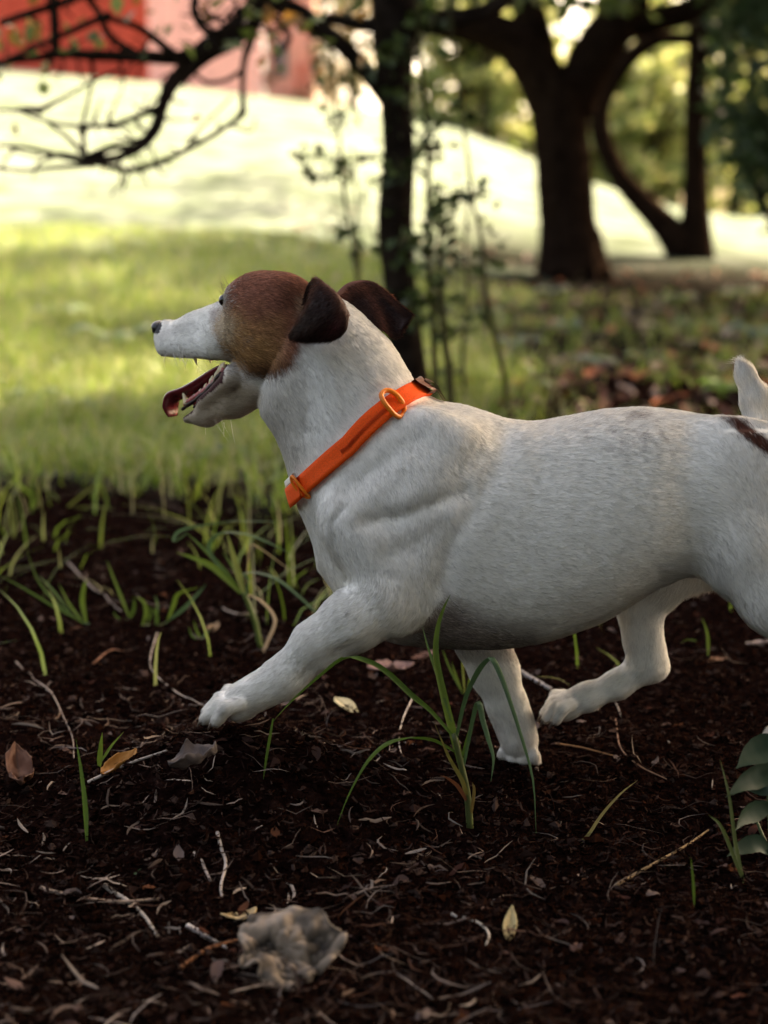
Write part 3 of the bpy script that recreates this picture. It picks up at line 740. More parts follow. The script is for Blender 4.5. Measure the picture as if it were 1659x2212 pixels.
sapling('ivy_sapling', 'upright mossy stem in the gap right of the collar', [(1005, 900), (1000, 760), (1008, 640), (1002, 520), (1012, 430)], 2.9, 0.007, 86, 80, VC, 0.03, 0.04)
# ivy on the slim trunk
def fn(rg, n):
    out = []
    for _ in range(n):
        py = rg.uniform(150, 850); px = 855 + 0.03 * max(0, py - 450) + rg.normal(0, 24)
        out.append(W(px, py, YT - 0.04 + abs(rg.normal(0, 0.01))))
    return np.array(out)
V, T, C_ = leaves_in(110, fn, 0.032, 87, VC)
mesh_np('ivy_leaves', V, T, vine_leaf, slim, False, {'col': C_})

# ---- low broad-leaved weeds among the mould
def weed(k, px, py, n, size, cols, seed, label):
    p = on_ground(px, py)
    e = empty('broadleaf_weed', tuple(p)); tag(e, label, 'weed', 'low weeds behind the dog')
    rg = np.random.default_rng(seed)
    for q_ in range(n):
        az = 2 * np.pi * q_ / n + rg.uniform(-0.4, 0.4); ln = size * rg.uniform(0.7, 1.2)
        d = np.array([math.cos(az), math.sin(az), 0])
        C_ = spline([p, p + d * ln * 0.4 + [0, 0, ln * 0.45], p + d * ln * 0.8 + [0, 0, ln * 0.55], p + d * ln * 1.15 + [0, 0, ln * 0.35]], 10)
        t = np.linspace(0, 1, 10); w = ln * 0.26 * np.clip(np.sin(np.pi * np.clip((t - 0.22) / 0.78, 0, 1)), 0.05, 1)
        V, Q = ribbon(C_, w, np.array([-math.sin(az), math.cos(az), 0]), 0.3)
        c = np.array(cols[rg.integers(0, len(cols))]) * rg.uniform(0.8, 1.2)
        mesh_np('leaf', V, Q, leafy, e, True, {'col': np.tile(c, (len(V), 1))})
WC = [(0.07, 0.13, 0.05), (0.10, 0.16, 0.06), (0.06, 0.11, 0.03)]
WB = [(0.10, 0.15, 0.12), (0.13, 0.19, 0.14)]
spots = [(1190, 640, 6, .10, WB, 'grey-green weed in front of the stout forked trunk'), (1120, 760, 6, .08, WB, 'pale weed beside the leaning sapling\'s foot'), (1230, 720, 5, .09, WB, 'grey-green weed in the middle of the bare mould'),
         (1560, 860, 6, .08, [(0.10, 0.20, 0.03), (0.13, 0.24, 0.04)], 'bright green weed behind the dog\'s rump, left of its tail'), (1640, 740, 6, .12, WB, 'broad pale weed at the right edge above the tail'),
         (1460, 660, 6, .10, WC, 'green weed below the twin-stemmed tree'), (1400, 790, 5, .07, WC, 'small green weed above the dog\'s loin'), (1330, 620, 6, .12, WC, 'green weed right of the stout trunk\'s foot'),
         (250, 760, 7, .14, WC, 'bushy weed in the grass in front of the dog\'s nose'), (120, 700, 7, .13, WC, 'bushy weed in the lawn near the left edge'), (420, 960, 6, .07, WC, 'low weed in the grass below the dog\'s jaw'),
         (560, 700, 6, .12, WC, 'green weed hidden partly behind the dog\'s head'),
         (1290, 800, 6, .07, WB, 'pale weed just above the middle of the dog\'s back'), (1500, 720, 6, .10, WC, 'leafy weed right of the middle of the mould'), (1060, 690, 6, .08, WC, 'green weed behind the leaning sapling'),
         (1590, 650, 7, .12, WC, 'large green weed at the right, below the evergreen shrub'), (1420, 600, 6, .13, WB, 'pale weed at the foot of the bowed stem'), (1150, 850, 5, .06, WC, 'small weed just above the dog\'s shoulder'),
         (60, 880, 7, .08, WC, 'leafy weed in the grass at the left edge, level with the dog\'s jaw'), (190, 900, 7, .07, WB, 'pale weed in the grass left of the dog\'s tongue'), (320, 820, 7, .09, WC, 'bushy weed just below the dog\'s nose'),
         (90, 600, 8, .18, WC, 'large weed far back in the shaded lawn at the left'), (330, 610, 8, .17, WB, 'pale weed in the shaded lawn above the dog\'s muzzle'), (620, 540, 8, .2, WC, 'weed in the lawn between the dog\'s skull and the slim trunk'),
         (500, 1010, 6, .06, WC, 'low weed in the grass in front of the dog\'s throat')]
for k, (a, c, n, sz, cc, lb) in enumerate(spots):
    weed(k, a, c, n, sz, cc, 90 + k, lb)
# ================================================================== the dog
# body: implicit volume (lofts, tapered bones, muscles) turned into one continuous mesh
H_A = R(30); HC, HS = math.cos(H_A), math.sin(H_A)
HO = W(620, 700, 0.012)
HF = np.array([-HC, HS, 0.0]); HL = np.array([-HS, -HC, 0.0]); HU = np.array([0, 0, 1.0])
def hp(px, py, w=0.0):
    Y = HO[1]
    for _ in range(6):
        p = W(px, py, Y)
        Y = HO[1] - (w + HS * (p[0] - HO[0])) / HC
    return W(px, py, Y)
def proj(P):
    d = P - np.array([0, -CAM_D, CAM_H])
    zf = d[..., 1] * CT - d[..., 2] * ST
    return 829.5 + FPX * d[..., 0] / zf, 1106.0 - FPX * (d[..., 1] * ST + d[..., 2] * CT) / zf

RES = 0.0018
LO = np.array([-0.235, -0.135, -0.012]); HI = np.array([0.50, 0.155, 0.475])
NG = np.ceil((HI - LO) / RES).astype(int)
GX = LO[0] + RES * np.arange(NG[0]); GY = LO[1] + RES * np.arange(NG[1]); GZ = LO[2] + RES * np.arange(NG[2])
FLD = np.full(tuple(NG), 0.06, np.float32)
FLOW = []                                   # (d-function, direction) for the lie of the coat
def smin(a, b, k):
    h = np.maximum(k - np.abs(a - b), 0) / k
    return np.minimum(a, b) - h * h * k * 0.25
def window(lo, hi):
    i0 = np.clip(np.floor((lo - LO) / RES).astype(int), 0, NG); i1 = np.clip(np.ceil((hi - LO) / RES).astype(int) + 1, 0, NG)
    return tuple(slice(a, b) for a, b in zip(i0, i1))
def grid_pts(s):
    return np.stack(np.meshgrid(GX[s[0]], GY[s[1]], GZ[s[2]], indexing='ij'), -1).astype(np.float32)
YA = np.array([0, 1.0, 0])
def cone_fn(a, ra, b, rb, sy, lat):
    ab = b - a; L2 = max(ab @ ab, 1e-9)
    def fn(P):
        q = P - a.astype(np.float32)
        t = np.clip((q @ ab.astype(np.float32)) / L2, 0, 1)
        q = q - t[..., None] * ab.astype(np.float32)
        if sy != 1.0:
            q = q + (q @ lat.astype(np.float32))[..., None] * (lat * (1 / sy - 1)).astype(np.float32)
        return (np.sqrt((q * q).sum(-1)) - (ra + (rb - ra) * t)) * min(1.0, sy)
    return fn
def cone(a, ra, b, rb, k=0.012, sy=1.0, lat=YA, d=None, sub=False):
    """tapered bone from a to b; radii in picture px"""
    a = np.asarray(a, float); b = np.asarray(b, float); ra *= PX; rb *= PX
    fn = cone_fn(a, ra, b, rb, sy, lat)
    m = max(ra, rb) * max(1, sy) + k + 0.012
    s = window(np.minimum(a, b) - m, np.maximum(a, b) + m)
    P = grid_pts(s)
    if P.size:
        v = fn(P)
        FLD[s] = -smin(-FLD[s], v, k) if sub else smin(FLD[s], v, k)
    if d is not None: FLOW.append((fn, np.asarray(d, float)))
def chain(pts, k=0.012, sy=1.0, lat=YA, flow=True):
    """pts: (point, radius px)"""
    for (a, ra), (b, rb) in zip(pts[:-1], pts[1:]):
        dv = np.asarray(b) - np.asarray(a)
        cone(a, ra, b, rb, k, sy, lat, dv / np.linalg.norm(dv) if flow else None)
def ell(c, r, k=0.012, ax=None, d=None, sub=False):
    """ellipsoid, radii (m) along axes ax rows"""
    c = np.asarray(c, float); r = np.asarray(r, float); A = np.eye(3) if ax is None else np.asarray(ax, float)
    def fn(P):
        q = (P - c.astype(np.float32)) @ A.T.astype(np.float32)
        n = np.sqrt(((q / r.astype(np.float32)) ** 2).sum(-1))
        n2 = np.sqrt(((q / (r * r).astype(np.float32)) ** 2).sum(-1)) + 1e-6
        return n * (n - 1) / n2
    m = r.max() + k + 0.012
    s = window(c - m, c + m); P = grid_pts(s)
    if P.size:
        v = fn(P)
        FLD[s] = -smin(-FLD[s], v, k) if sub else smin(FLD[s], v, k)
    if d is not None: FLOW.append((fn, np.asarray(d, float)))
HAX = np.array([HF, HL, HU])

# ---- trunk loft: x px, top px, bottom px, half width mm
TR = np.array([[690, 1030, 1215, 26], [730, 975, 1290, 46], [790, 915, 1360, 60], [850, 887, 1383, 68], [920, 878, 1391, 73], [1000, 889, 1394, 78],
               [1080, 905, 1393, 81], [1150, 914, 1383, 84], [1200, 906, 1370, 86], [1300, 887, 1334, 86], [1380, 881, 1284, 82],
               [1450, 887, 1238, 76], [1520, 899, 1222, 70], [1590, 930, 1225, 62], [1650, 980, 1215, 52], [1705, 1050, 1180, 34]], float)
tx = np.array([W(a, 1106)[0] for a in TR[:, 0]])
tz = np.array([W(a, b)[2] for a, b in TR[:, :2]]); bz = np.array([W(a, b)[2] for a, b in TR[:, [0, 2]]])
def smooth_tab(xs, ys, n=400):
    u = np.linspace(xs[0], xs[-1], n)
    y = np.interp(u, xs, ys); kk = np.hanning(31); kk /= kk.sum()
    return u, np.convolve(np.pad(y, 15, mode='edge'), kk, 'valid')
ux, utz = smooth_tab(tx, tz); _, ubz = smooth_tab(tx, bz); _, uhw = smooth_tab(tx, TR[:, 3] * 0.001)
def trunk_fn(P):
    x = P[..., 0]
    zt = np.interp(x, ux, utz); zb = np.interp(x, ux, ubz); hw = np.interp(x, ux, uhw)
    zc = (zt + zb) * 0.5; hz = (zt - zb) * 0.5
    dz = (P[..., 2] - zc) / hz
    hw = hw * (1 - 0.10 * np.clip(dz, -1, 1) - 0.06 * np.clip(-dz, 0, 1) ** 2)     # a little wider low down
    n = (np.abs(dz) ** 2.25 + np.abs(P[..., 1] / hw) ** 2.25) ** (1 / 2.25)
    d = (n - 1) * np.minimum(hz, hw)
    over = np.maximum(np.maximum(ux[0] - x, x - ux[-1]), 0)
    return np.where(over > 0, np.maximum(d, 0) + over * 1.2, d).astype(np.float32)
s = window(np.array([ux[0] - 0.02, -0.11, bz.min() - 0.02]), np.array([ux[-1] + 0.02, 0.11, tz.max() + 0.02]))
FLD[s] = smin(FLD[s], trunk_fn(grid_pts(s)), 0.01)
FLOW.append((trunk_fn, np.array([1.0, 0, -0.22])))

# ---- neck loft: throat px, nape px, half width mm
NK = [((590, 775), (640, 690), 24, 0.012), ((570, 850), (690, 636), 38, 0.012), ((566, 893), (752, 655), 43, 0.010), ((594, 940), (838, 733), 48, 0.007), ((618, 1000), (890, 815), 54, 0.004),
      ((640, 1085), (935, 872), 60, 0.0), ((688, 1180), (1000, 890), 64, 0.0), ((742, 1252), (1050, 925), 58, 0.0), ((850, 1240), (1080, 1000), 30, 0.0)]
nl = np.array([W(*a, y)[[0, 2]] for a, b, h, y in NK]); nr = np.array([W(*b, y)[[0, 2]] for a, b, h, y in NK])
nh = np.array([h for a, b, h, y in NK]) * 0.001; ny = np.array([y for a, b, h, y in NK])
def _fine(a, n=25):
    return spline(a, n)
nl2, nr2 = _fine(nl), _fine(nr)
nh2 = spline(np.stack([nh, ny], 1), 25)
def neck_fn(P):
    p = P[..., [0, 2]]
    best = np.full(P.shape[:-1], 0.06, np.float32)
    sd = []
    for a, b in zip(nl2, nr2):
        u = (b - a) / np.linalg.norm(b - a); nrm = np.array([u[1], -u[0]])
        if nrm[0] < 0: nrm = -nrm
        sd.append((p @ nrm.astype(np.float32)) - float(a @ nrm))
    for i in range(len(nl2) - 1):
        m = (sd[i] >= 0) & (sd[i + 1] < 0)
        if not m.any(): continue
        t = (sd[i][m] / (sd[i][m] - sd[i + 1][m] + 1e-9))[:, None]
        A = nl2[i] * (1 - t) + nl2[i + 1] * t; B = nr2[i] * (1 - t) + nr2[i + 1] * t
        hw = nh2[i, 0] * (1 - t) + nh2[i + 1, 0] * t; yc = nh2[i, 1] * (1 - t) + nh2[i + 1, 1] * t
        c = (A + B) / 2; h = np.linalg.norm(B - A, axis=1) / 2; u = (B - A) / (2 * h[:, None])
        e = ((p[m] - c) * u).sum(1) / h
        n = (np.abs(e) ** 2.1 + np.abs((P[m][:, 1] - yc[:, 0]) / hw[:, 0]) ** 2.1) ** (1 / 2.1)
        best[m] = np.minimum(best[m], ((n - 1) * np.minimum(h, hw[:, 0])).astype(np.float32))
    return best
s = window(np.array([nl[:, 0].min() - 0.02, -0.085, nl[:, 1].min() - 0.02]), np.array([nr[:, 0].max() + 0.02, 0.09, nr[:, 1].max() + 0.02]))
FLD[s] = smin(FLD[s], neck_fn(grid_pts(s)), 0.016)
FLOW.append((neck_fn, np.array([0.62, 0, -0.78])))

# ---- shoulders, front legs
for sg in (-1, 1):
    Y = 0.058 * sg
    cone(W(925, 955, Y * 0.80), 62, W(790, 1120, Y * 0.98), 66, 0.02, 0.55, d=(0.3, 0, -0.95))
YN = -0.060
chain([(W(772, 1135, YN), 60), (W(838, 1255, YN - 0.006), 66)], 0.022, 0.72)
chain([(W(935, 1120, -0.058), 74), (W(880, 1290, YN - 0.004), 44)], 0.022, 0.60)
cone(W(884, 1322, YN - 0.006), 30, W(868, 1335, YN - 0.006), 32, 0.012)
chain([(W(826, 1305, YN - 0.008), 66), (W(760, 1342, YN - 0.010), 60), (W(685, 1392, YN - 0.010), 47), (W(628, 1450, YN - 0.008), 37), (W(600, 1472, YN - 0.008), 36)], 0.012, 0.90)
chain([(W(600, 1472, YN - 0.008), 36), (W(556, 1495, YN - 0.008), 32), (W(522, 1510, YN - 0.008), 35)], 0.012, 0.98)
YF = 0.045
chain([(W(880, 1180, YF), 70), (W(1000, 1300, YF), 66), (W(1040, 1380, YF), 56), (W(1068, 1450, YF), 50), (W(1096, 1525, YF), 40), (W(1112, 1566, YF), 37)], 0.012, 0.85)
chain([(W(1112, 1566, YF), 37), (W(1122, 1600, YF - 0.004), 42)], 0.012, 1.0)
# ---- hind legs
YB = 0.050
chain([(W(1480, 1120, YB), 95), (W(1410, 1240, YB), 66), (W(1384, 1320, YB), 42), (W(1390, 1390, YB), 36)], 0.014, 0.75)
chain([(W(1390, 1385, YB), 36), (W(1402, 1430, YB), 33)], 0.012, 0.8)
cone(W(1405, 1425, YB), 30, W(1424, 1443, YB), 15, 0.012, 0.8)
chain([(W(1398, 1440, YB), 33), (W(1335, 1478, YB), 28), (W(1270, 1505, YB - 0.002), 27), (W(1236, 1516, YB - 0.003), 28)], 0.012, 0.95)
YH = -0.052
cone(W(1615, 1040, YH * 0.75), 128, W(1612, 1165, YH), 88, 0.03, 0.5, d=(0.25, 0, -1))
chain([(W(1600, 1195, YH - 0.004), 70), (W(1672, 1300, YH - 0.006), 56), (W(1760, 1400, YH - 0.006), 40), (W(1822, 1462, YH - 0.005), 33)], 0.02, 0.8)
cone(W(1822, 1462, YH - 0.005), 28, W(1850, 1455, YH - 0.005), 14, 0.012, 0.8)
chain([(W(1822, 1468, YH - 0.005), 32), (W(1768, 1540, YH - 0.005), 30), (W(1728, 1588, YH - 0.004), 32)], 0.012, 0.9)
cone(W(1625, 1050, 0.036), 120, W(1560, 1180, 0.048), 80, 0.03, 0.5, d=(0, 0, -1))
# ---- tail
chain([(W(1668, 1010, 0), 42), (W(1650, 930, 0.002), 35), (W(1634, 865, 0.003), 27), (W(1612, 815, 0.003), 15), (W(1600, 792, 0.003), 5)], 0.012)
# ---- paws
CLAWS = []
def paw(c, fwd, up, size=1.0, spread=1.0, long=1.0):
    c = np.asarray(c, float)
    f = np.asarray(fwd, float); f /= np.linalg.norm(f)
    u = np.asarray(up, float); u = u - f * (u @ f); u /= np.linalg.norm(u)
    l = np.cross(f, u)
    for o, ln in ((-1.5, 0.012 * long), (-0.52, 0.019 * long), (0.52, 0.019 * long), (1.5, 0.012 * long)):
        a = c + l * o * 0.0074 * size + u * 0.001
        m = a + f * ln * 0.66 * size + l * o * 0.0026 * spread + u * 0.001
        e = a + f * (ln + 0.005) * size + l * o * 0.0036 * spread - u * 0.0065 * size
        cone(a, 14 * size, m, 14.5 * size, 0.002, d=f)
        cone(m, 14.5 * size, e, 12 * size, 0.0015, d=f - u * 0.5)
        CLAWS.append((e + f * 0.0035 * size - u * 0.0005, f * 0.8 - u * 0.5))
    cone(c - u * 0.008 * size, 22 * size, c + f * 0.006 - u * 0.009 * size, 22 * size, 0.006)
paw(W(524, 1508, YN - 0.008), (-0.96, 0.02, -0.28), (-0.28, -0.14, 1.0), 1.10, 1.0, 1.35)
paw(W(1124, 1612, YF - 0.006), (-0.12, -0.35, -0.95), (-0.5, -0.9, 0.25), 0.98)
paw(W(1228, 1514, YB - 0.003), (-0.92, -0.05, -0.36), (-0.35, -0.12, 1.0), 1.0)
paw(W(1702, 1596, YH - 0.003), (-0.97, -0.05, -0.22), (-0.2, -0.05, 1.0), 1.05)

# ---- head
fb = -HF
ell(hp(596, 672, 0), (0.0405, 0.0350, 0.0335), 0.012, HAX, fb + [0, 0, -0.1])
ell(hp(549, 653, 0), (0.024, 0.0215, 0.0225), 0.014, HAX, fb + [0, 0, 0.1])
for sg in (-1, 1):
    def mir(p): return p if sg > 0 else p - 2 * ((p - HO) @ HL) * HL
    cc = mir(hp(588, 738, 0.015))
    cone(mir(hp(560, 716, 0.015)), 42, mir(hp(478, 726, 0.0065)), 38, 0.014, 1, HL, fb + [0, 0, -0.25])
    ell(cc, (0.034, 0.0205, 0.0305), 0.014, HAX, fb + [0, 0, -0.45])
    ell(mir(hp(552, 700, 0.0145)), (0.026, 0.013, 0.020), 0.014, HAX)
    ell(mir(hp(514, 640, 0.0155)), (0.0105, 0.008, 0.0075), 0.010, HAX, fb)
    cone(hp(478, 748, 0) + HL * 0.0090 * sg, 33, hp(374, 745, 0) + HL * 0.006 * sg, 30, 0.008, 1, HL, fb + [0, 0, -0.6])
cone(hp(500, 715, 0), 50, hp(430, 716, 0), 41, 0.012, 0.86, HL, fb)
cone(hp(430, 716, 0), 41, hp(372, 727, 0), 33, 0.008, 0.86, HL, fb)
ell(hp(358, 722, 0), (0.0085, 0.0095, 0.0115), 0.008, HAX, fb)
cone(hp(582, 806, 0), 62, hp(505, 855, 0), 41, 0.016, 0.78, HL, fb + [0, 0, -0.1])
cone(hp(505, 855, 0), 41, hp(444, 886, 0), 33, 0.010, 0.82, HL, fb + [0, 0, -0.1])
cone(hp(444, 886, 0), 33, hp(408, 889, 0), 25, 0.008, 0.92, HL, fb)
cone(hp(525, 682, 0), 46, hp(470, 698, 0), 37, 0.012, 0.82, HL, fb)
for sg in (-1, 1):                                  # jaw sides carry the lip up to the corner of the mouth
    cone(hp(520, 812, 0) + HL * 0.017 * sg, 24, hp(455, 858, 0) + HL * 0.0115 * sg, 17, 0.008, 1, HL)
# open mouth: wedge between the jaws, then the hollow of the lower jaw
def hplane(pp, w):
    o = []
    for a, b in pp:
        p = hp(a, b, w) - HO; o.append((p @ HF, p[2]))
    return np.array(o)
def sd_poly(Q, poly):
    x, y = Q[..., 0], Q[..., 1]
    d = np.full(x.shape, 1e9, np.float32); ins = np.zeros(x.shape, bool)
    n = len(poly)
    for i in range(n):
        a = poly[i]; b = poly[(i + 1) % n]; e = b - a
        t = np.clip(((x - a[0]) * e[0] + (y - a[1]) * e[1]) / (e @ e + 1e-12), 0, 1)
        d = np.minimum(d, (x - a[0] - t * e[0]) ** 2 + (y - a[1] - t * e[1]) ** 2)
        c = ((a[1] > y) != (b[1] > y)) & (x < (b[0] - a[0]) * (y - a[1]) / (b[1] - a[1] + 1e-12) + a[0])
        ins ^= c
    return np.where(ins, -1, 1) * np.sqrt(d)
def wedge(poly_px, w, half, k):
    poly = hplane(poly_px, w)
    pts = np.array([hp(a, b, w) for a, b in poly_px])
    s = window(pts.min(0) - 0.06, pts.max(0) + 0.06); P = grid_pts(s)
    q = P - HO
    v = sd_poly(np.stack([q @ HF, q[..., 2]], -1), poly)
    v = np.maximum(v, np.abs(q @ HL) - half).astype(np.float32)
    FLD[s] = -smin(-FLD[s], v, k)
wedge([(300, 792), (350, 780), (425, 775), (468, 778), (488, 785), (496, 796), (490, 810), (462, 838), (425, 865), (398, 884), (330, 930)], 0.011, 0.05, 0.003)
wedge([(340, 800), (360, 768), (470, 768), (500, 785), (512, 800), (508, 826), (470, 858), (430, 885), (404, 898), (330, 940)], 0.0, 0.0105, 0.003)


# ---- muscle relief on both flanks (strokes in the side view: + hollow, - swell)
def relief(pts, sig, amp):
    pts = np.array([W(a, b, -0.06)[[0, 2]] for a, b in pts]); sg = sig * PX
    lo = np.array([pts[:, 0].min() - 3 * sg, -0.14, pts[:, 1].min() - 3 * sg]); hi = np.array([pts[:, 0].max() + 3 * sg, 0.14, pts[:, 1].max() + 3 * sg])
    s = window(lo, hi)
    xx, zz = np.meshgrid(GX[s[0]], GZ[s[2]], indexing='ij')
    d2 = np.full(xx.shape, 1e9)
    for a, b in zip(pts[:-1], pts[1:]):
        e = b - a; t = np.clip(((xx - a[0]) * e[0] + (zz - a[1]) * e[1]) / (e @ e), 0, 1)
        d2 = np.minimum(d2, (xx - a[0] - t * e[0]) ** 2 + (zz - a[1] - t * e[1]) ** 2)
    g = (amp * 0.00072 * np.exp(-d2 / (sg * sg))).astype(np.float32)
    yw = sstep(0.012, 0.04, np.abs(GY[s[1]])).astype(np.float32)
    FLD[s] += g[:, None, :] * yw[None, :, None]
relief([(1098, 945), (1082, 1005), (1030, 1080), (975, 1160), (952, 1250)], 26, 4.5)
relief([(1010, 940), (945, 1000), (880, 1075)], 40, -4.0)
relief([(1000, 1060), (930, 1085), (850, 1112), (790, 1120)], 20, 4.5)
relief([(905, 945), (830, 1000), (750, 1062)], 24, 3.2)
relief([(880, 985), (810, 1050)], 22, -2.0)
relief([(742, 1092), (724, 1120), (722, 1170), (738, 1215), (748, 1260)], 9, 3.5)
relief([(770, 1150), (800, 1190)], 34, -2.5)
relief([(830, 1190), (900, 1165), (950, 1120)], 20, 2.0)
relief([(1500, 950), (1475, 1050), (1490, 1150), (1530, 1200)], 48, 6.0)
relief([(1150, 960), (1300, 950), (1420, 960)], 40, -2.0)
for k in range(6):
    relief([(1120 + 48 * k, 1010), (1085 + 48 * k, 1120), (1090 + 48 * k, 1230)], 13, 0.4 + 0.25 * math.sin(k * 2.3))
relief([(770, 1372), (700, 1405), (650, 1450)], 12, 2.0)
relief([(800, 1330), (730, 1365)], 14, -1.5)
relief([(652, 800), (668, 860), (660, 940)], 18, 2.5)
relief([(700, 780), (720, 860), (710, 950)], 26, -2.0)

# ---- field to mesh (surface nets)
def surface_nets(F):
    nx, ny_, nz = F.shape
    sgn = F < 0
    c = np.zeros((nx - 1, ny_ - 1, nz - 1), np.uint8)
    for dx in (0, 1):
        for dy in (0, 1):
            for dz in (0, 1):
                c += sgn[dx:nx - 1 + dx, dy:ny_ - 1 + dy, dz:nz - 1 + dz]
    I = np.argwhere((c > 0) & (c < 8))
    idx = np.full(c.shape, -1, np.int32); idx[tuple(I.T)] = np.arange(len(I))
    acc = np.zeros((len(I), 3)); cnt = np.zeros(len(I))
    corners = [np.array([a, b, d]) for a in (0, 1) for b in (0, 1) for d in (0, 1)]
    for a in corners:
        for ax in range(3):
            if a[ax]: continue
            b = a.copy(); b[ax] = 1
            f0 = F[tuple((I + a).T)]; f1 = F[tuple((I + b).T)]
            m = (f0 < 0) != (f1 < 0)
            t = f0[m] / (f0[m] - f1[m])
            acc[m] += a + (b - a) * t[:, None]; cnt[m] += 1
    V = I + acc / cnt[:, None]
    Q = []
    for ax in range(3):
        u, v = [(1, 2), (2, 0), (0, 1)][ax]
        sl0 = [slice(1, -1)] * 3; sl1 = [slice(1, -1)] * 3
        sl0[ax] = slice(0, -1); sl1[ax] = slice(1, None)
        a = sgn[tuple(sl0)]; b = sgn[tuple(sl1)]
        E = np.argwhere(a != b); off = np.array([1, 1, 1]); off[ax] = 0
        fl = a[tuple(E.T)]
        E = E + off
        eu = np.zeros(3, int); eu[u] = 1; ev = np.zeros(3, int); ev[v] = 1
        q = np.stack([idx[tuple((E - eu - ev).T)], idx[tuple((E - ev).T)], idx[tuple(E.T)], idx[tuple((E - eu).T)]], 1)
        q[~fl] = q[~fl][:, ::-1]
        Q.append(q)
    return V, np.vstack(Q)
# keep only what hangs together: a light blur of the field first
for ax in range(3):
    a = np.roll(FLD, 1, ax); b = np.roll(FLD, -1, ax)
    FLD = 0.5 * FLD + 0.25 * (a + b)
BV, BQ = surface_nets(FLD)
BV = LO + BV * RES
def fld_at(P):
    g = (np.asarray(P) - LO) / RES
    g = np.clip(g, 0, np.array(NG) - 2.001)
    i = g.astype(int); f = g - i
    r = 0
    for a in (0, 1):
        for b in (0, 1):
            for c in (0, 1):
                w = (f[..., 0] if a else 1 - f[..., 0]) * (f[..., 1] if b else 1 - f[..., 1]) * (f[..., 2] if c else 1 - f[..., 2])
                r = r + w * FLD[i[..., 0] + a, i[..., 1] + b, i[..., 2] + c]
    return r
def fld_n(P, e=0.003):
    n = np.stack([fld_at(P + np.eye(3)[k] * e) - fld_at(P - np.eye(3)[k] * e) for k in range(3)], -1)
    return n / (np.linalg.norm(n, axis=-1, keepdims=True) + 1e-9)
BN = fld_n(BV)

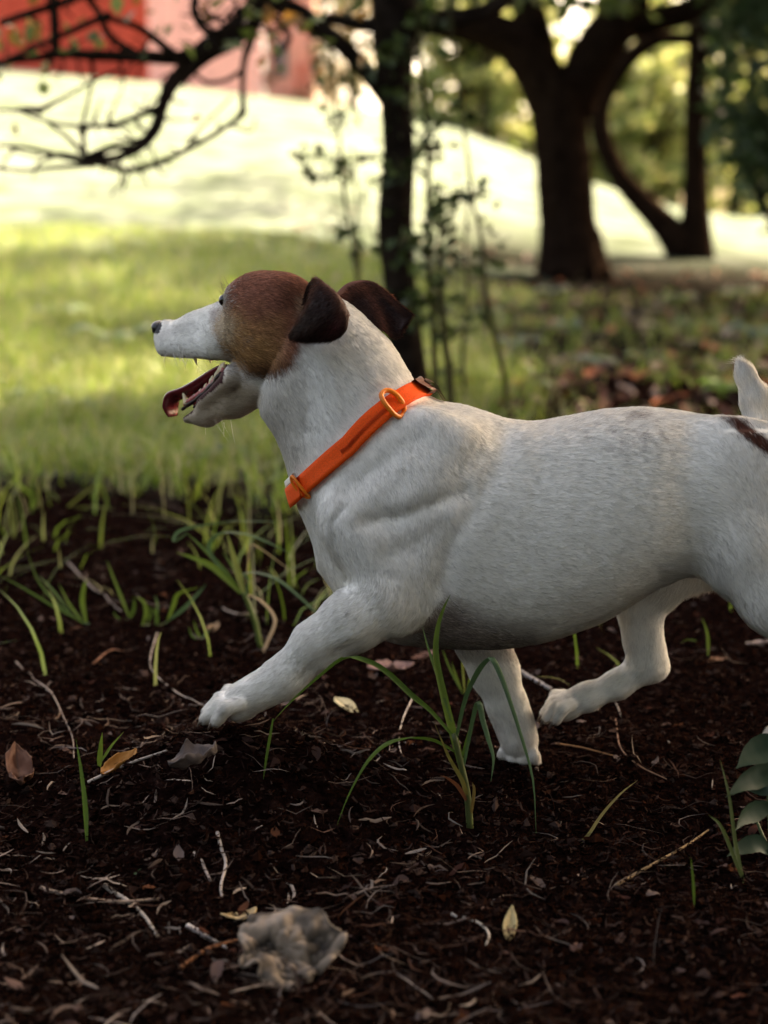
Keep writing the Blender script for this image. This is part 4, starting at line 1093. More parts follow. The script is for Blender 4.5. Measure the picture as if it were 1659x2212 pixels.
# ---- coat colours, from where a point lies on the animal
def pic_pos(P):
    """side-view position; head folded onto its near side so both sides carry the same marks"""
    q = P - HO
    w = q @ HL
    head = sstep(-0.045, -0.03, q @ HF) * (P[..., 2] > 0.25)
    Pm = np.where(((w < 0) & (head > 0.5))[..., None], P - 2 * w[..., None] * HL, P)
    x, y = proj(Pm)
    return x, y, head
def inpoly(x, y, poly, soft):
    return 1 - sstep(-soft, soft, sd_poly(np.stack([x, y], -1), np.array(poly, float)))
PATCH = [(485, 590), (490, 628), (486, 655), (466, 670), (460, 690), (459, 715), (466, 740), (490, 778), (522, 805), (545, 815), (575, 817), (600, 808), (625, 795),
         (640, 765), (650, 735), (690, 740), (735, 735), (760, 690), (735, 640), (712, 612), (680, 590), (620, 570), (520, 570)]
def BASE_Z(P): return P[..., 2]
def coat(P, N):
    x, y, head = pic_pos(P)
    nz = fbm(P * 90, 3); nz2 = fbm(P * 260, 3)
    jx = (nz - 0.5) * 16; jy = (nz2 - 0.5) * 12
    c = np.empty(P.shape)
    white = np.array([0.80, 0.775, 0.72]); cream = np.array([0.52, 0.44, 0.35]); sternum_shade = np.array([0.22, 0.165, 0.15])
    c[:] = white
    # shade painted under chest and belly; warmer throat and jaw
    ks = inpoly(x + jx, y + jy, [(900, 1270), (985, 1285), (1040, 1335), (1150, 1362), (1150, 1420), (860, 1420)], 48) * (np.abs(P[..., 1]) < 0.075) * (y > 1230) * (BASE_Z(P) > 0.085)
    c = c * (1 - 0.88 * ks[..., None]) + sternum_shade * 0.88 * ks[..., None]
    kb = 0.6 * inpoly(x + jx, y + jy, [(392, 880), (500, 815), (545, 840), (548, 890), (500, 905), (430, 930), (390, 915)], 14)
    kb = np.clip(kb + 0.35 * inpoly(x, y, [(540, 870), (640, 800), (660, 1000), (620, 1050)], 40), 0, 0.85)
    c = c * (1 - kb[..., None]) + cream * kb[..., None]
    # grey ticking of skin on loin and forearm
    tk = inpoly(x + jx, y + jy, [(1230, 900), (1420, 893), (1500, 960), (1380, 1000), (1250, 960)], 40) * sstep(0.54, 0.68, nz2) * 0.6
    tk = tk + inpoly(x + jx, y + jy, [(1345, 893), (1395, 890), (1400, 902), (1360, 903)], 8) * 0.7
    tk = tk + inpoly(x, y, [(742, 1322), (752, 1318), (758, 1326), (748, 1334)], 4) * 0.6
    tk = np.clip(tk, 0, 0.8)
    c = c * (1 - tk[..., None]) + np.array([0.16, 0.12, 0.11]) * tk[..., None]
    # brown mask
    k = inpoly(x + jx * 1.3, y + jy * 1.2, PATCH, 8) * (head > 0.3)
    red = np.array([0.26, 0.098, 0.062]); tan = np.array([0.40, 0.205, 0.088]); drk = np.array([0.085, 0.032, 0.018])
    yn = y + (nz - 0.5) * 110 + (nz2 - 0.5) * 40
    ft = np.clip(sstep(640, 770, yn) * (1 - sstep(560, 650, x)) + 0.6 * inpoly(x, y, [(470, 680), (500, 670), (520, 700), (560, 760), (540, 800), (480, 740)], 20), 0, 1)
    fd = np.clip(sstep(760, 815, y + (nz - 0.5) * 40) * 0.9 + inpoly(x, y, [(600, 610), (670, 590), (690, 640), (640, 680), (600, 660)], 22) * 0.8 + sstep(590, 660, x) * 0.35 * sstep(690, 740, y), 0, 1)
    b = red * (1 - ft[..., None]) + tan * ft[..., None]
    b = b * (1 - fd[..., None]) + drk * fd[..., None]
    b = b * (0.72 + 0.56 * nz2[..., None])
    gr = inpoly(x + jx, y + jy, [(452, 662), (488, 658), (508, 700), (500, 745), (468, 742), (452, 700)], 16) * 0.62 + inpoly(x, y, [(640, 640), (680, 625), (690, 640), (632, 690)], 10) * 0.35
    b = b * (1 - gr[..., None]) + np.array([0.42, 0.36, 0.27]) * gr[..., None]
    c = c * (1 - k[..., None]) + b * k[..., None]
    # inner corner of the eye, lips, mole
    e = inpoly(x, y, [(452, 672), (462, 664), (470, 672), (466, 690), (452, 698)], 6) * 0.55
    c = c * (1 - e[..., None]) + np.array([0.20, 0.10, 0.09]) * e[..., None]
    e = inpoly(x, y, [(524, 728), (536, 728), (538, 740), (528, 742)], 4) * 0.7
    c = c * (1 - e[..., None]) + np.array([0.20, 0.18, 0.18]) * e[..., None]
    e = 0.8 * np.exp(-(((x - 479) / 9.0) ** 2 + ((y - 649) / 8.0) ** 2)) * (head > 0.5)
    c = c * (1 - e[..., None]) + np.array([0.05, 0.035, 0.03]) * e[..., None]
    e = 0.65 * inpoly(x + jx, y + jy, [(375, 880), (440, 840), (500, 790), (565, 850), (550, 895), (430, 935), (375, 925)], 14) * (head > 0.3)
    c = c * (1 - e[..., None]) + np.array([0.46, 0.345, 0.24]) * e[..., None]
    e = 0.42 * sstep(1490, 1600, y + (nz - 0.5) * 60) * (0.4 + nz)
    c = c * (1 - e[..., None]) + np.array([0.22, 0.15, 0.12]) * e[..., None]
    e = 0.6 * np.exp(-((sd_poly(np.stack([x, y], -1), np.array([(497, 800), (512, 806), (530, 822), (512, 808)], float)) / 5.0) ** 2)) * (head > 0.5)
    c = c * (1 - e[..., None]) + np.array([0.10, 0.07, 0.06]) * e[..., None]
    e = 0.55 * np.exp(-((sd_poly(np.stack([x, y], -1), np.array([(420, 778), (450, 779), (478, 783), (450, 781)], float)) / 3.5) ** 2)) * (head > 0.5)
    c = c * (1 - e[..., None]) + np.array([0.07, 0.035, 0.03]) * e[..., None]
    # whisker roots
    for sx_, sy_ in ((352, 742), (360, 750), (369, 744), (376, 754), (385, 746), (366, 736), (378, 733), (392, 755), (398, 744), (358, 760), (372, 763), (388, 765)):
        e = 0.75 * np.exp(-(((x - sx_) ** 2 + (y - sy_) ** 2) / 3.2)) * (head > 0.5)
        c = c * (1 - e[..., None]) + np.array([0.10, 0.08, 0.08]) * e[..., None]
    e = 0.35 * inpoly(x + jx, y + jy, [(330, 720), (352, 716), (372, 704), (420, 690), (415, 700), (360, 730), (338, 745)], 8)
    c = c * (1 - e[..., None]) + np.array([0.25, 0.22, 0.21]) * e[..., None]
    # root of the tail
    e = inpoly(x + jx * 0.6, y + jy * 0.6, [(1566, 908), (1600, 904), (1625, 925), (1680, 960), (1760, 1010), (1760, 1060), (1668, 990), (1600, 938)], 4)
    c = c * (1 - e[..., None]) + np.array([0.075, 0.024, 0.015]) * e[..., None]
    return c
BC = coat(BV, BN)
bx_, by_, bh_ = pic_pos(BV)
# inside of the mouth: skin, no coat
q = BV - HO
mouth_poly = hplane([(300, 790), (420, 776), (470, 779), (499, 792), (506, 806), (500, 824), (462, 850), (425, 876), (398, 893), (330, 940)], 0.011)
mouth = (sd_poly(np.stack([q @ HF, q[..., 2]], -1), mouth_poly) < 0.0004) & (bx_ < 540)
inner = (sd_poly(np.stack([q @ HF, q[..., 2]], -1), hplane([(340, 790), (360, 766), (470, 766), (505, 783), (516, 800), (512, 828), (470, 862), (430, 888), (404, 901), (330, 942)], 0.0)) < 0.001) & (np.abs(q @ HL) < 0.0125) & (bx_ < 545)
skin = (mouth | inner) & (bh_ > 0.5)
BC[skin] = np.array([0.055, 0.014, 0.016])
nosek = (sd_poly(np.stack([bx_, by_], -1), np.array([(320, 690), (348, 690), (350, 704), (344, 720), (330, 722), (320, 716)], float)) < 0) & (bh_ > 0.5)
BC[nosek] = np.array([0.012, 0.012, 0.016])

body_mat = mat('dog_skin', (0.6, 0.55, 0.5), 0.65, attr='col', spec=0.25)
dog = empty('dog', W(1050, 1650))
tag(dog, 'white terrier with brown head patch and open mouth trotting in an orange collar', 'dog')
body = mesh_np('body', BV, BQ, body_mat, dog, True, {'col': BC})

# ---- ears: folded flaps
def sheet(rows, nu, nv, thick):
    """rows: list of rows of control points (same length); smooth thick sheet"""
    A = np.array([spline(np.array(r), nu) for r in rows])
    A = np.array([spline(A[:, j], nv) for j in range(nu)]).transpose(1, 0, 2)
    du = np.gradient(A, axis=1); dv = np.gradient(A, axis=0)
    N = np.cross(du, dv); N /= np.linalg.norm(N, axis=-1, keepdims=True) + 1e-12
    u = np.linspace(0, 1, nu); v = np.linspace(0, 1, nv)
    ed = np.minimum(np.minimum(u, 1 - u)[None, :] * 9, np.minimum(1.0, (1 - v) * 9)[:, None])
    th = thick * (0.25 + 0.75 * np.clip(ed, 0, 1) ** 0.5)[..., None]
    T = (A + N * th).reshape(-1, 3); B = (A - N * th).reshape(-1, 3)
    i = np.arange(nv - 1)[:, None] * nu; j = np.arange(nu - 1)[None, :]
    Q = np.stack([i + j, i + j + 1, i + j + nu + 1, i + j + nu], -1).reshape(-1, 4)
    n = nu * nv
    bd = np.concatenate([np.arange(nu), np.arange(1, nv) * nu + nu - 1, (nv - 1) * nu + np.arange(nu - 2, -1, -1), np.arange(nv - 2, 0, -1) * nu])
    b2 = np.roll(bd, -1)
    S = np.stack([bd, b2, b2 + n, bd + n], -1)
    return np.vstack([T, B]), np.vstack([Q, Q[:, ::-1] + n, S[:, ::-1]]), np.vstack([N.reshape(-1, 3), -N.reshape(-1, 3)])
ear_mat = mat('dog_ear', (0.03, 0.012, 0.009), 0.6, attr='col', spec=0.3)
near_rows = [[hp(655, 655, 0.026), hp(690, 672, 0.028), hp(722, 705, 0.030)],
             [hp(664, 618, 0.036), hp(712, 645, 0.037), hp(741, 690, 0.037)],
             [hp(680, 599, 0.043), hp(728, 640, 0.046), hp(752, 684, 0.044)],
             [hp(674, 622, 0.050), hp(712, 670, 0.055), hp(748, 715, 0.048)],
             [hp(662, 655, 0.053), hp(690, 700, 0.058), hp(722, 734, 0.050)],
             [hp(640, 695, 0.052), hp(658, 722, 0.055), hp(680, 739, 0.052)],
             [hp(624, 722, 0.047), hp(629, 731, 0.048), hp(637, 736, 0.048)]]
far_rows = [[hp(724, 636, -0.020), hp(742, 662, -0.024), hp(768, 694, -0.024)],
            [hp(745, 615, -0.032), hp(775, 655, -0.036), hp(805, 702, -0.030)],
            [hp(772, 606, -0.040), hp(805, 652, -0.045), hp(830, 716, -0.036)],
            [hp(803, 608, -0.046), hp(832, 660, -0.050), hp(846, 729, -0.041)],
            [hp(832, 628, -0.050), hp(852, 676, -0.052), hp(856, 729, -0.045)],
            [hp(862, 656, -0.052), hp(870, 688, -0.053), hp(868, 714, -0.049)],
            [hp(890, 678, -0.052), hp(889, 682, -0.052), hp(884, 691, -0.051)]]
EARS = []
for rows in (near_rows, far_rows):
    V, Q, N = sheet(rows, 26, 44, 0.0016)
    c = np.tile(np.array([0.022, 0.008, 0.006]), (len(V), 1))
    c *= (0.7 + 0.6 * fbm(V * 150, 3))[:, None]
    t = np.linspace(0, 1, 44).repeat(26); t = np.concatenate([t, t])
    c += (np.exp(-((t - 0.33) / 0.08) ** 2))[:, None] * np.array([0.060, 0.020, 0.012]) * (0.8 if rows is near_rows else 1.3)
    u_ = np.tile(np.linspace(0, 1, 26), 44); u_ = np.concatenate([u_, u_])
    if rows is far_rows:
        c += (sstep(0.45, 0.1, u_) * sstep(0.95, 0.6, t))[:, None] * np.array([0.085, 0.030, 0.020])
    else:
        c += (np.exp(-(((u_ - 0.05) / 0.08) ** 2)) * sstep(0.3, 0.5, t))[:, None] * np.array([0.07, 0.026, 0.014])
        c += (np.exp(-(((u_ - 0.78) / 0.12) ** 2 + ((t - 0.55) / 0.12) ** 2)))[:, None] * np.array([0.05, 0.012, 0.014])
    mesh_np('ear', V, Q, ear_mat, dog, True, {'col': c})
    EARS.append((V, Q, N, c, rows))

# ---- nose, eyes
def blob(c, r, ax, nu=20, nv=12, fn=None):
    u = np.linspace(0, 2 * np.pi, nu, endpoint=False); v = np.linspace(0.02, np.pi - 0.02, nv)
    d = np.stack([np.sin(v)[:, None] * np.cos(u), np.sin(v)[:, None] * np.sin(u), np.cos(v)[:, None] + 0 * u], -1)
    rr = np.ones(d.shape[:2]) if fn is None else fn(d)
    V = np.asarray(c) + ((d * np.asarray(r)) * rr[..., None]).reshape(-1, 3) @ np.asarray(ax)
    i = np.arange(nv - 1)[:, None] * nu; j = np.arange(nu)[None, :]; j2 = (j + 1) % nu
    return V, np.stack([i + j, i + nu + j, i + nu + j2, i + j2], -1).reshape(-1, 4)
nose_mat = mat('nose_leather', (0.012, 0.012, 0.016), 0.32, 0.3, 400, spec=0.5, bump=0.35, bscale=900)
def nose_fn(d):
    r = 1 - 0.16 * np.exp(-((d[..., 1] / 0.12) ** 2)) * (d[..., 0] > 0)
    for s_ in (-1, 1):
        r = r - 0.35 * np.exp(-(((d[..., 1] - 0.62 * s_) / 0.22) ** 2 + ((d[..., 2] + 0.15) / 0.2) ** 2)) * (d[..., 0] > 0)
    return r
V, Q = blob(hp(345, 708, 0), (0.0068, 0.0098, 0.0068), HAX, 36, 24, nose_fn)
mesh_np('nose', V, Q, nose_mat, dog)
eye_mat = mat('eye', (0.010, 0.006, 0.004), 0.08, 0.2, spec=0.5)
for sg in (1, -1):
    c0 = hp(485, 649, 0.0168)
    if sg < 0: c0 = c0 - 2 * ((c0 - HO) @ HL) * HL
    V, Q = blob(c0, (0.0052, 0.0052, 0.0052), HAX)
    mesh_np('eye', V, Q, eye_mat, dog)

# ---- tongue, gums, teeth
wet = mat('tongue', (0.13, 0.015, 0.019), 0.25, 0.3, 180, spec=0.6, bump=0.3, bscale=700, coat=0.4)
gum = mat('gum', (0.42, 0.075, 0.07), 0.28, 0.4, 260, spec=0.6, coat=0.4)
lipm = mat('lip', (0.022, 0.008, 0.008), 0.42, 0.4, 200, spec=0.25)
tooth_mat = mat('tooth', (0.66, 0.52, 0.32), 0.3, 0.25, 120, spec=0.5, coat=0.2)
spine_px = [(520, 800), (492, 806), (462, 825), (432, 843), (405, 855), (384, 862), (372, 878), (375, 900)]
hwid = [10, 12, 13, 13, 13, 13.5, 13, 8]
cup = [5, 8, 9.5, 9, 8, 5.5, 3, 1.0]
rows = []
for (a, b), hwm, cu in zip(spine_px, hwid, cup):
    c = hp(a, b, -0.001)
    row = []
    for t in (-1, -0.6, 0, 0.6, 1):
        ln = 0.001 * (cu * abs(t) ** 1.7)
        frontish = 1.0 if a > 380 else 0.2
        row.append(c + HL * (0.001 * hwm * t * 0.85) + HU * ln * frontish + HF * (ln if a <= 392 else 0) * 0.8)
    rows.append(row)
V, Q, N = sheet(rows, 22, 46, 0.0019)
mesh_np('tongue', V, Q, wet, dog)
def lip_path(sgn, pts, w):
    out = []
    for (a, b), ww in zip(pts, w):
        p = hp(a, b, 0.011); l = (p - HO) @ HL
        out.append(p + HL * (ww * 0.001 * sgn - l))
    return np.array(out)
low_pts = [(392, 882), (410, 871), (440, 852), (470, 827), (492, 803)]
low_w = [6.5, 9.5, 11.5, 14, 16.5]
Bl = None
for sgn in (1, -1):
    Bg = Bag()
    C_ = spline(lip_path(sgn, [(a - 2, b + 3) for a, b in low_pts], [w + 2.0 for w in low_w]), 40)
    Bg.tube(C_, (0.0030 + 0.0006 * np.sin(np.linspace(0, 30, 40))) * np.linspace(0.45, 1.1, 40), 8, 0.15); Bg.build('lip', lipm, dog)
    C_ = spline(lip_path(sgn, [(a, b - 7) for a, b in low_pts], [w - 1.2 for w in low_w]), 60)
    Bg = Bag(); Bg.tube(C_, 0.0022 + 0.0011 * np.sin(np.linspace(0, 62, 60)) ** 2, 8, 0.3); Bg.build('gum', gum, dog)
    tp = spline(lip_path(sgn, [(a, b - 10) for a, b in low_pts], [w - 1.2 for w in low_w]), 101)
    for t, ln, rd in ((0.13, 0.0, 0), (0.30, 0.0030, .0016), (0.42, 0.0042, .0019), (0.52, 0.0056, .0022), (0.64, 0.0078, .0027), (0.75, 0.0085, .0029), (0.84, 0.0108, .0033), (0.92, 0.0085, .0030)):
        if ln == 0: continue
        b0 = tp[int(t * 100)]
        dirv = HU * 0.95 - HF * 0.25
        C_ = np.array([b0 - dirv * 0.002, b0 + dirv * ln * 0.45, b0 + dirv * ln * 0.85, b0 + dirv * ln])
        Bg = Bag(); Bg.tube(C_, [rd, rd * 0.85, rd * 0.4, rd * 0.1], 8); Bg.build('tooth', tooth_mat, dog)
    b0 = lip_path(sgn, [(398, 874)], [7.5])[0]
    C_ = np.array([b0, b0 + HU * 0.005 + HF * 0.0015, b0 + HU * 0.0085 + HF * 0.003, b0 + HU * 0.0112 + HF * 0.0042])
    Bg = Bag(); Bg.tube(spline(C_, 9), np.linspace(1, 0.1, 9) * 0.0031, 10); Bg.build('tooth', tooth_mat, dog)
    b0 = lip_path(sgn, [(421, 770)], [10.5])[0]
    C_ = np.array([b0 + HU * 0.003, b0 - HU * 0.002, b0 - HU * 0.005 - HF * 0.0008, b0 - HU * 0.0078 - HF * 0.0018])
    Bg = Bag(); Bg.tube(spline(C_, 9), np.linspace(1, 0.12, 9) * 0.0023, 10); Bg.build('tooth', tooth_mat, dog)
    for px_, ln in ((447, 0.0025), (458, 0.0032), (470, 0.0034)):
        b0 = lip_path(sgn, [(px_, 772)], [10.0 + (px_ - 440) * 0.05])[0]
        Bg = Bag(); Bg.tube(np.array([b0 + HU * 0.003, b0 - HU * ln * 0.5, b0 - HU * ln]), [0.002, 0.0016, 0.0004], 8); Bg.build('tooth', tooth_mat, dog)
# ---- claws
claw_mat = mat('claw', (0.10, 0.07, 0.055), 0.35, 0.3, 200, spec=0.5)
for p, dv in CLAWS:
    dv = dv / np.linalg.norm(dv)
    Bg = Bag(); Bg.tube(np.array([p - dv * 0.003, p + dv * 0.002, p + dv * 0.0045 - HU * 0.0008, p + dv * 0.0065 - HU * 0.002]), [0.0019, 0.0017, 0.0011, 0.0003], 7)
    Bg.build('claw', claw_mat, dog)
# ---- collar loop (measured on the body, needed before the coat)
COL_L = W(633, 1068, 0.0); COL_R = W(908, 846, 0.0)
ccen = (COL_L + COL_R) / 2
cu_ = (COL_R - COL_L) / np.linalg.norm(COL_R - COL_L)               # up the nape
cn_ = np.array([-cu_[2], 0, cu_[0]]); cn_ = cn_ if cn_[0] < 0 else -cn_   # along the neck, towards the head
def march(o, d, level):
    o = np.asarray(o, float); t = np.full(o.shape[:-1], 0.02)
    for _ in range(200):
        v = fld_at(o + d * t[..., None])
        t = t + np.where(v < level, 0.0007, 0)
    return o + d * t[..., None]
NPH = 120
phi = np.linspace(0, 2 * np.pi, NPH, endpoint=False)
cdir = np.cos(phi)[:, None] * cu_ + np.sin(phi)[:, None] * np.array([0, -1.0, 0])     # phi 0 nape, 90 near side
bow = 0.0085 * np.sin(phi) + 0.011 * np.maximum(0, np.cos(phi)) * np.abs(np.sin(phi))                                                            # near side sits nearer the head
def collar_ring(v, level):
    o = ccen + cn_ * (v + bow)[:, None]
    P = march(o, cdir, level)
    r = np.linalg.norm(P - o, axis=1)
    k = np.hanning(17)[1:-1]; k /= k.sum()
    for _ in range(2):
        rp = np.concatenate([r[-7:], r, r[:7]]); r = np.convolve(rp, k, 'valid')
    return o + cdir * r[:, None]
HWC = 0.0080
# ---- coat: strands laid along the body
def strands(V, Q, N, col, n, length, lift, flowdir, rad, seed, extra=None, clump=0.5):
    rg = np.random.default_rng(seed)
    T = np.vstack([Q[:, [0, 1, 2]], Q[:, [0, 2, 3]]])
    a, b, c = V[T[:, 0]], V[T[:, 1]], V[T[:, 2]]
    ar = np.linalg.norm(np.cross(b - a, c - a), axis=1)
    if extra is not None: ar = ar * extra[T].mean(1)
    pick = rg.choice(len(T), n, p=ar / ar.sum())
    u = rg.random((n, 1)); v = rg.random((n, 1)); m = (u + v) > 1
    u = np.where(m, 1 - u, u); v = np.where(m, 1 - v, v)
    i0, i1, i2 = T[pick].T
    def itp(A): 
        return A[i0] * (1 - u - v) + A[i1] * u + A[i2] * v
    P = itp(V); Nn = itp(N); Nn /= np.linalg.norm(Nn, axis=1, keepdims=True) + 1e-9
    return P, Nn, itp(flowdir), itp(col), rg
def flow_field(V):
    num = np.zeros_like(V)
    for fn, d in FLOW:
        dd = np.clip(fn(V.astype(np.float32)), -0.012, 0.2)
        w = np.exp(-dd / 0.006)
        num += w[:, None] * (d / np.linalg.norm(d))
    return num
fl = flow_field(BV)
fl += 0.30 * np.stack([fbm(BV * 28 + k * 31, 2) - 0.5 for k in range(3)], -1) * np.linalg.norm(fl, axis=1, keepdims=True)
fl -= BN * (fl * BN).sum(1, keepdims=True)
fl /= np.linalg.norm(fl, axis=1, keepdims=True) + 1e-9
blen = np.full(len(BV), 8.5)
hd = bh_ > 0.5
blen[hd] = 5.5
blen = np.where(hd & (bx_ < 480), 3.2, blen)
blen = np.where(by_ > 1430, 5.0, blen)
blen = np.where((bx_ > 1560) & (by_ < 930), 15.0, blen)
blen = np.where((by_ > 1190) & (by_ < 1300) & (bx_ > 1420) & (bx_ < 1560) & (BN[:, 2] < 0), 15.0, blen)
relc = BV - ccen
def bow_at(rc):
    u_ = rc @ cu_; y_ = -rc[:, 1]; r_ = np.sqrt(u_ ** 2 + y_ ** 2) + 1e-9
    return 0.0085 * y_ / r_ + 0.011 * np.maximum(0, u_ / r_) * np.abs(y_ / r_)
onb = np.abs(relc @ cn_ - bow_at(relc)) < HWC + 0.0004
onb &= (np.abs(relc @ cu_) < 0.09) & (bx_ > 600) & (bx_ < 950) & (by_ > 780) & (by_ < 1120)
dens = np.where(skin | nosek | onb, 0.0, 1.0) * np.where(BN[:, 1] > 0.35, 0.45, 1.0) * np.where(bh_ > 0.5, 1.7, 1.0)
dens = dens * np.where((bx_ > 1700), 0.35, 1.0)
def build_fur(name, parts, parent, m):
    """parts: list of (P, N, dir, col, len mm, lift, rg, rad)"""
    K = 5
    pos = []; rad = []; cols = []; sns = []
    t = np.linspace(0, 1, K)
    for P, N, D, c, ln, lift, rg, rd in parts:
        n = len(P)
        D = D - N * (D * N).sum(1, keepdims=True); D /= np.linalg.norm(D, axis=1, keepdims=True) + 1e-9
        S = np.cross(N, D)
        cl = np.stack([fbm(P * 210 + 9 * k, 2) - 0.5 for k in range(2)], -1)          # small locks
        D = D + S * (cl[:, :1] * 0.6 + rg.normal(0, 0.16, (n, 1))) 
        lf = lift * (0.75 + 0.9 * (cl[:, 1:] + 0.5)) + np.abs(rg.normal(0, 0.07, (n, 1)))
        L = (ln * 0.001 * rg.uniform(0.6, 1.2, n))[:, None]
        D = D / np.linalg.norm(D, axis=1, keepdims=True)
        X = P[:, None, :] - N[:, None, :] * 0.0004
        X = X + (D[:, None, :] * t[None, :, None] + N[:, None, :] * (lf[:, None, :] * (t ** 0.75 - 0.45 * t ** 2)[None, :, None])) * L[:, None, :]
        pos.append(X.reshape(-1, 3))
        rad.append((rd * (1 - 0.85 * t ** 1.5)[None, :] * rg.uniform(0.8, 1.2, (n, 1))).ravel())
        v = (0.80 + 0.36 * fbm(P * 330 + 4, 2))[:, None] * rg.uniform(0.72, 1.14, (n, 1))
        br = (c[:, 0] < 0.45)[:, None]
        v = np.where(br, v * rg.choice([0.45, 0.8, 1.1, 1.5, 2.3], (n, 1), p=[.25, .22, .22, .18, .13]), v)
        cols.append(np.clip(c * v, 0, 0.86)); sns.append(N + rg.normal(0, 0.20, (n, 3)) + S * cl[:, :1] * 0.6)
    pos = np.vstack(pos).astype(np.float32); cols = np.vstack(cols); sns = np.vstack(sns)
    n = len(cols)
    hc = bpy.data.hair_curves.new(name)
    hc.add_curves([K] * n)
    hc.attributes['position'].data.foreach_set('vector', pos.ravel())
    ra = hc.attributes.get('radius') or hc.attributes.new('radius', 'FLOAT', 'POINT')
    ra.data.foreach_set('value', np.concatenate(rad).astype(np.float32))
    at = hc.attributes.new('col', 'FLOAT_COLOR', 'CURVE')
    at.data.foreach_set('color', np.concatenate([cols, np.ones((n, 1))], 1).astype(np.float32).ravel())
    at = hc.attributes.new('sn', 'FLOAT_VECTOR', 'CURVE')
    at.data.foreach_set('vector', sns.astype(np.float32).ravel())
    hc.materials.append(m)
    o = bpy.data.objects.new(name, hc)
    return put(o, parent)
fur_mat = bpy.data.materials.new('coat'); fur_mat.use_nodes = True
n_ = fur_mat.node_tree.nodes; l_ = fur_mat.node_tree.links
at_ = n_.new('ShaderNodeAttribute'); at_.attribute_name = 'col'
an_ = n_.new('ShaderNodeAttribute'); an_.attribute_name = 'sn'
b_ = n_['Principled BSDF']; b_.inputs['Roughness'].default_value = 0.7; b_.inputs['Specular IOR Level'].default_value = 0.10
l_.new(at_.outputs['Color'], b_.inputs['Base Color']); l_.new(an_.outputs['Vector'], b_.inputs['Normal'])
P, N, D, c, rg = strands(BV, BQ, BN, BC, 420000, None, None, fl, None, 11, dens)
ln = fld = None
# length at the roots
def near_len(P):
    x, y, h = pic_pos(P)
    L = np.where(h > 0.5, np.where(x < 480, 3.6, 5.8), np.where(y > 1430, 4.6, 5.4))
    L = np.where((x > 1560) & (y < 930), 8.0 + 5 * sstep(830, 790, y), L)
    L = np.where((y > 1190) & (y < 1300) & (x > 1420) & (x < 1560), 14.0, L)
    rc = P - ccen
    dcol = np.abs(rc @ cn_ - bow_at(rc))
    near = (dcol < 0.020) & (x > 600) & (x < 950) & (y > 780) & (y < 1120)
    return np.where(near, 4.5, L)
jit = np.where((pic_pos(P)[0] < 530) & (pic_pos(P)[2] > 0.5), 0.0042, 0.0018)[:, None]
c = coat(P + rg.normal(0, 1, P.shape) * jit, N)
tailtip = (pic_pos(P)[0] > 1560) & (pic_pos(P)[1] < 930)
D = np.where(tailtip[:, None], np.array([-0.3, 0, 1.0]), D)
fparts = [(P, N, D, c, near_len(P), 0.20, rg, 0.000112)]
for V, Q, N_, ec, rows in EARS:
    ndir = np.tile((np.array(rows[-1][1]) - np.array(rows[2][1])), (len(V), 1))
    p2, n2, d2, c2, rg2 = strands(V, Q, N_, ec, 15000, None, None, ndir, None, 12)
    fparts.append((p2, n2, d2, c2, np.full(len(p2), 4.0), 0.25, rg2, 0.00011))
fur = build_fur('fur', fparts, dog, fur_mat)
tag(fur, kind='stuff')
# whiskers and brow hairs
wm = mat('whisker', (0.75, 0.70, 0.62), 0.4, 0.1)
wdk = mat('whisker_dark', (0.05, 0.04, 0.04), 0.4, 0.1)
rw = np.random.default_rng(5)
Bg = Bag()
for k in range(24):
    a = hp(375 + rw.uniform(-18, 45), 742 + rw.uniform(-14, 18), 0.0125)
    e = a + HL * rw.uniform(0.004, 0.012) - HU * rw.uniform(0.008, 0.018) - HF * rw.uniform(-0.004, 0.012)
    m_ = (a + e) / 2 + HL * 0.004
    Bg.tube(spline([a, m_, e], 7), np.linspace(0.00026, 0.00006, 7), 4, 0, False)
for k in range(7):
    a = hp(450 + rw.uniform(-25, 60), 912 - rw.uniform(0, 22), 0.006)
    e = a - HU * rw.uniform(0.012, 0.024) - HF * rw.uniform(0.0, 0.022) + HL * 0.006
    Bg.tube(spline([a, (a + e) / 2 - HU * 0.002, e], 7), np.linspace(0.00015, 0.00004, 7), 4, 0, False)
tag(Bg.build('whiskers', wm, dog), kind='stuff')
Bg = Bag()
for k in range(22):
    a = hp(490 + rw.uniform(-10, 8), 630 + rw.uniform(-14, 14), 0.017)
    e = a + HU * rw.uniform(0.004, 0.014) + HF * rw.uniform(-0.001, 0.008) + HL * rw.uniform(0, 0.008)
    Bg.tube(spline([a, (a + e) / 2 + HF * 0.001, e], 7), np.linspace(0.00016, 0.00004, 7), 4, 0, False)
tag(Bg.build('brow_hairs', wdk, dog), kind='stuff')

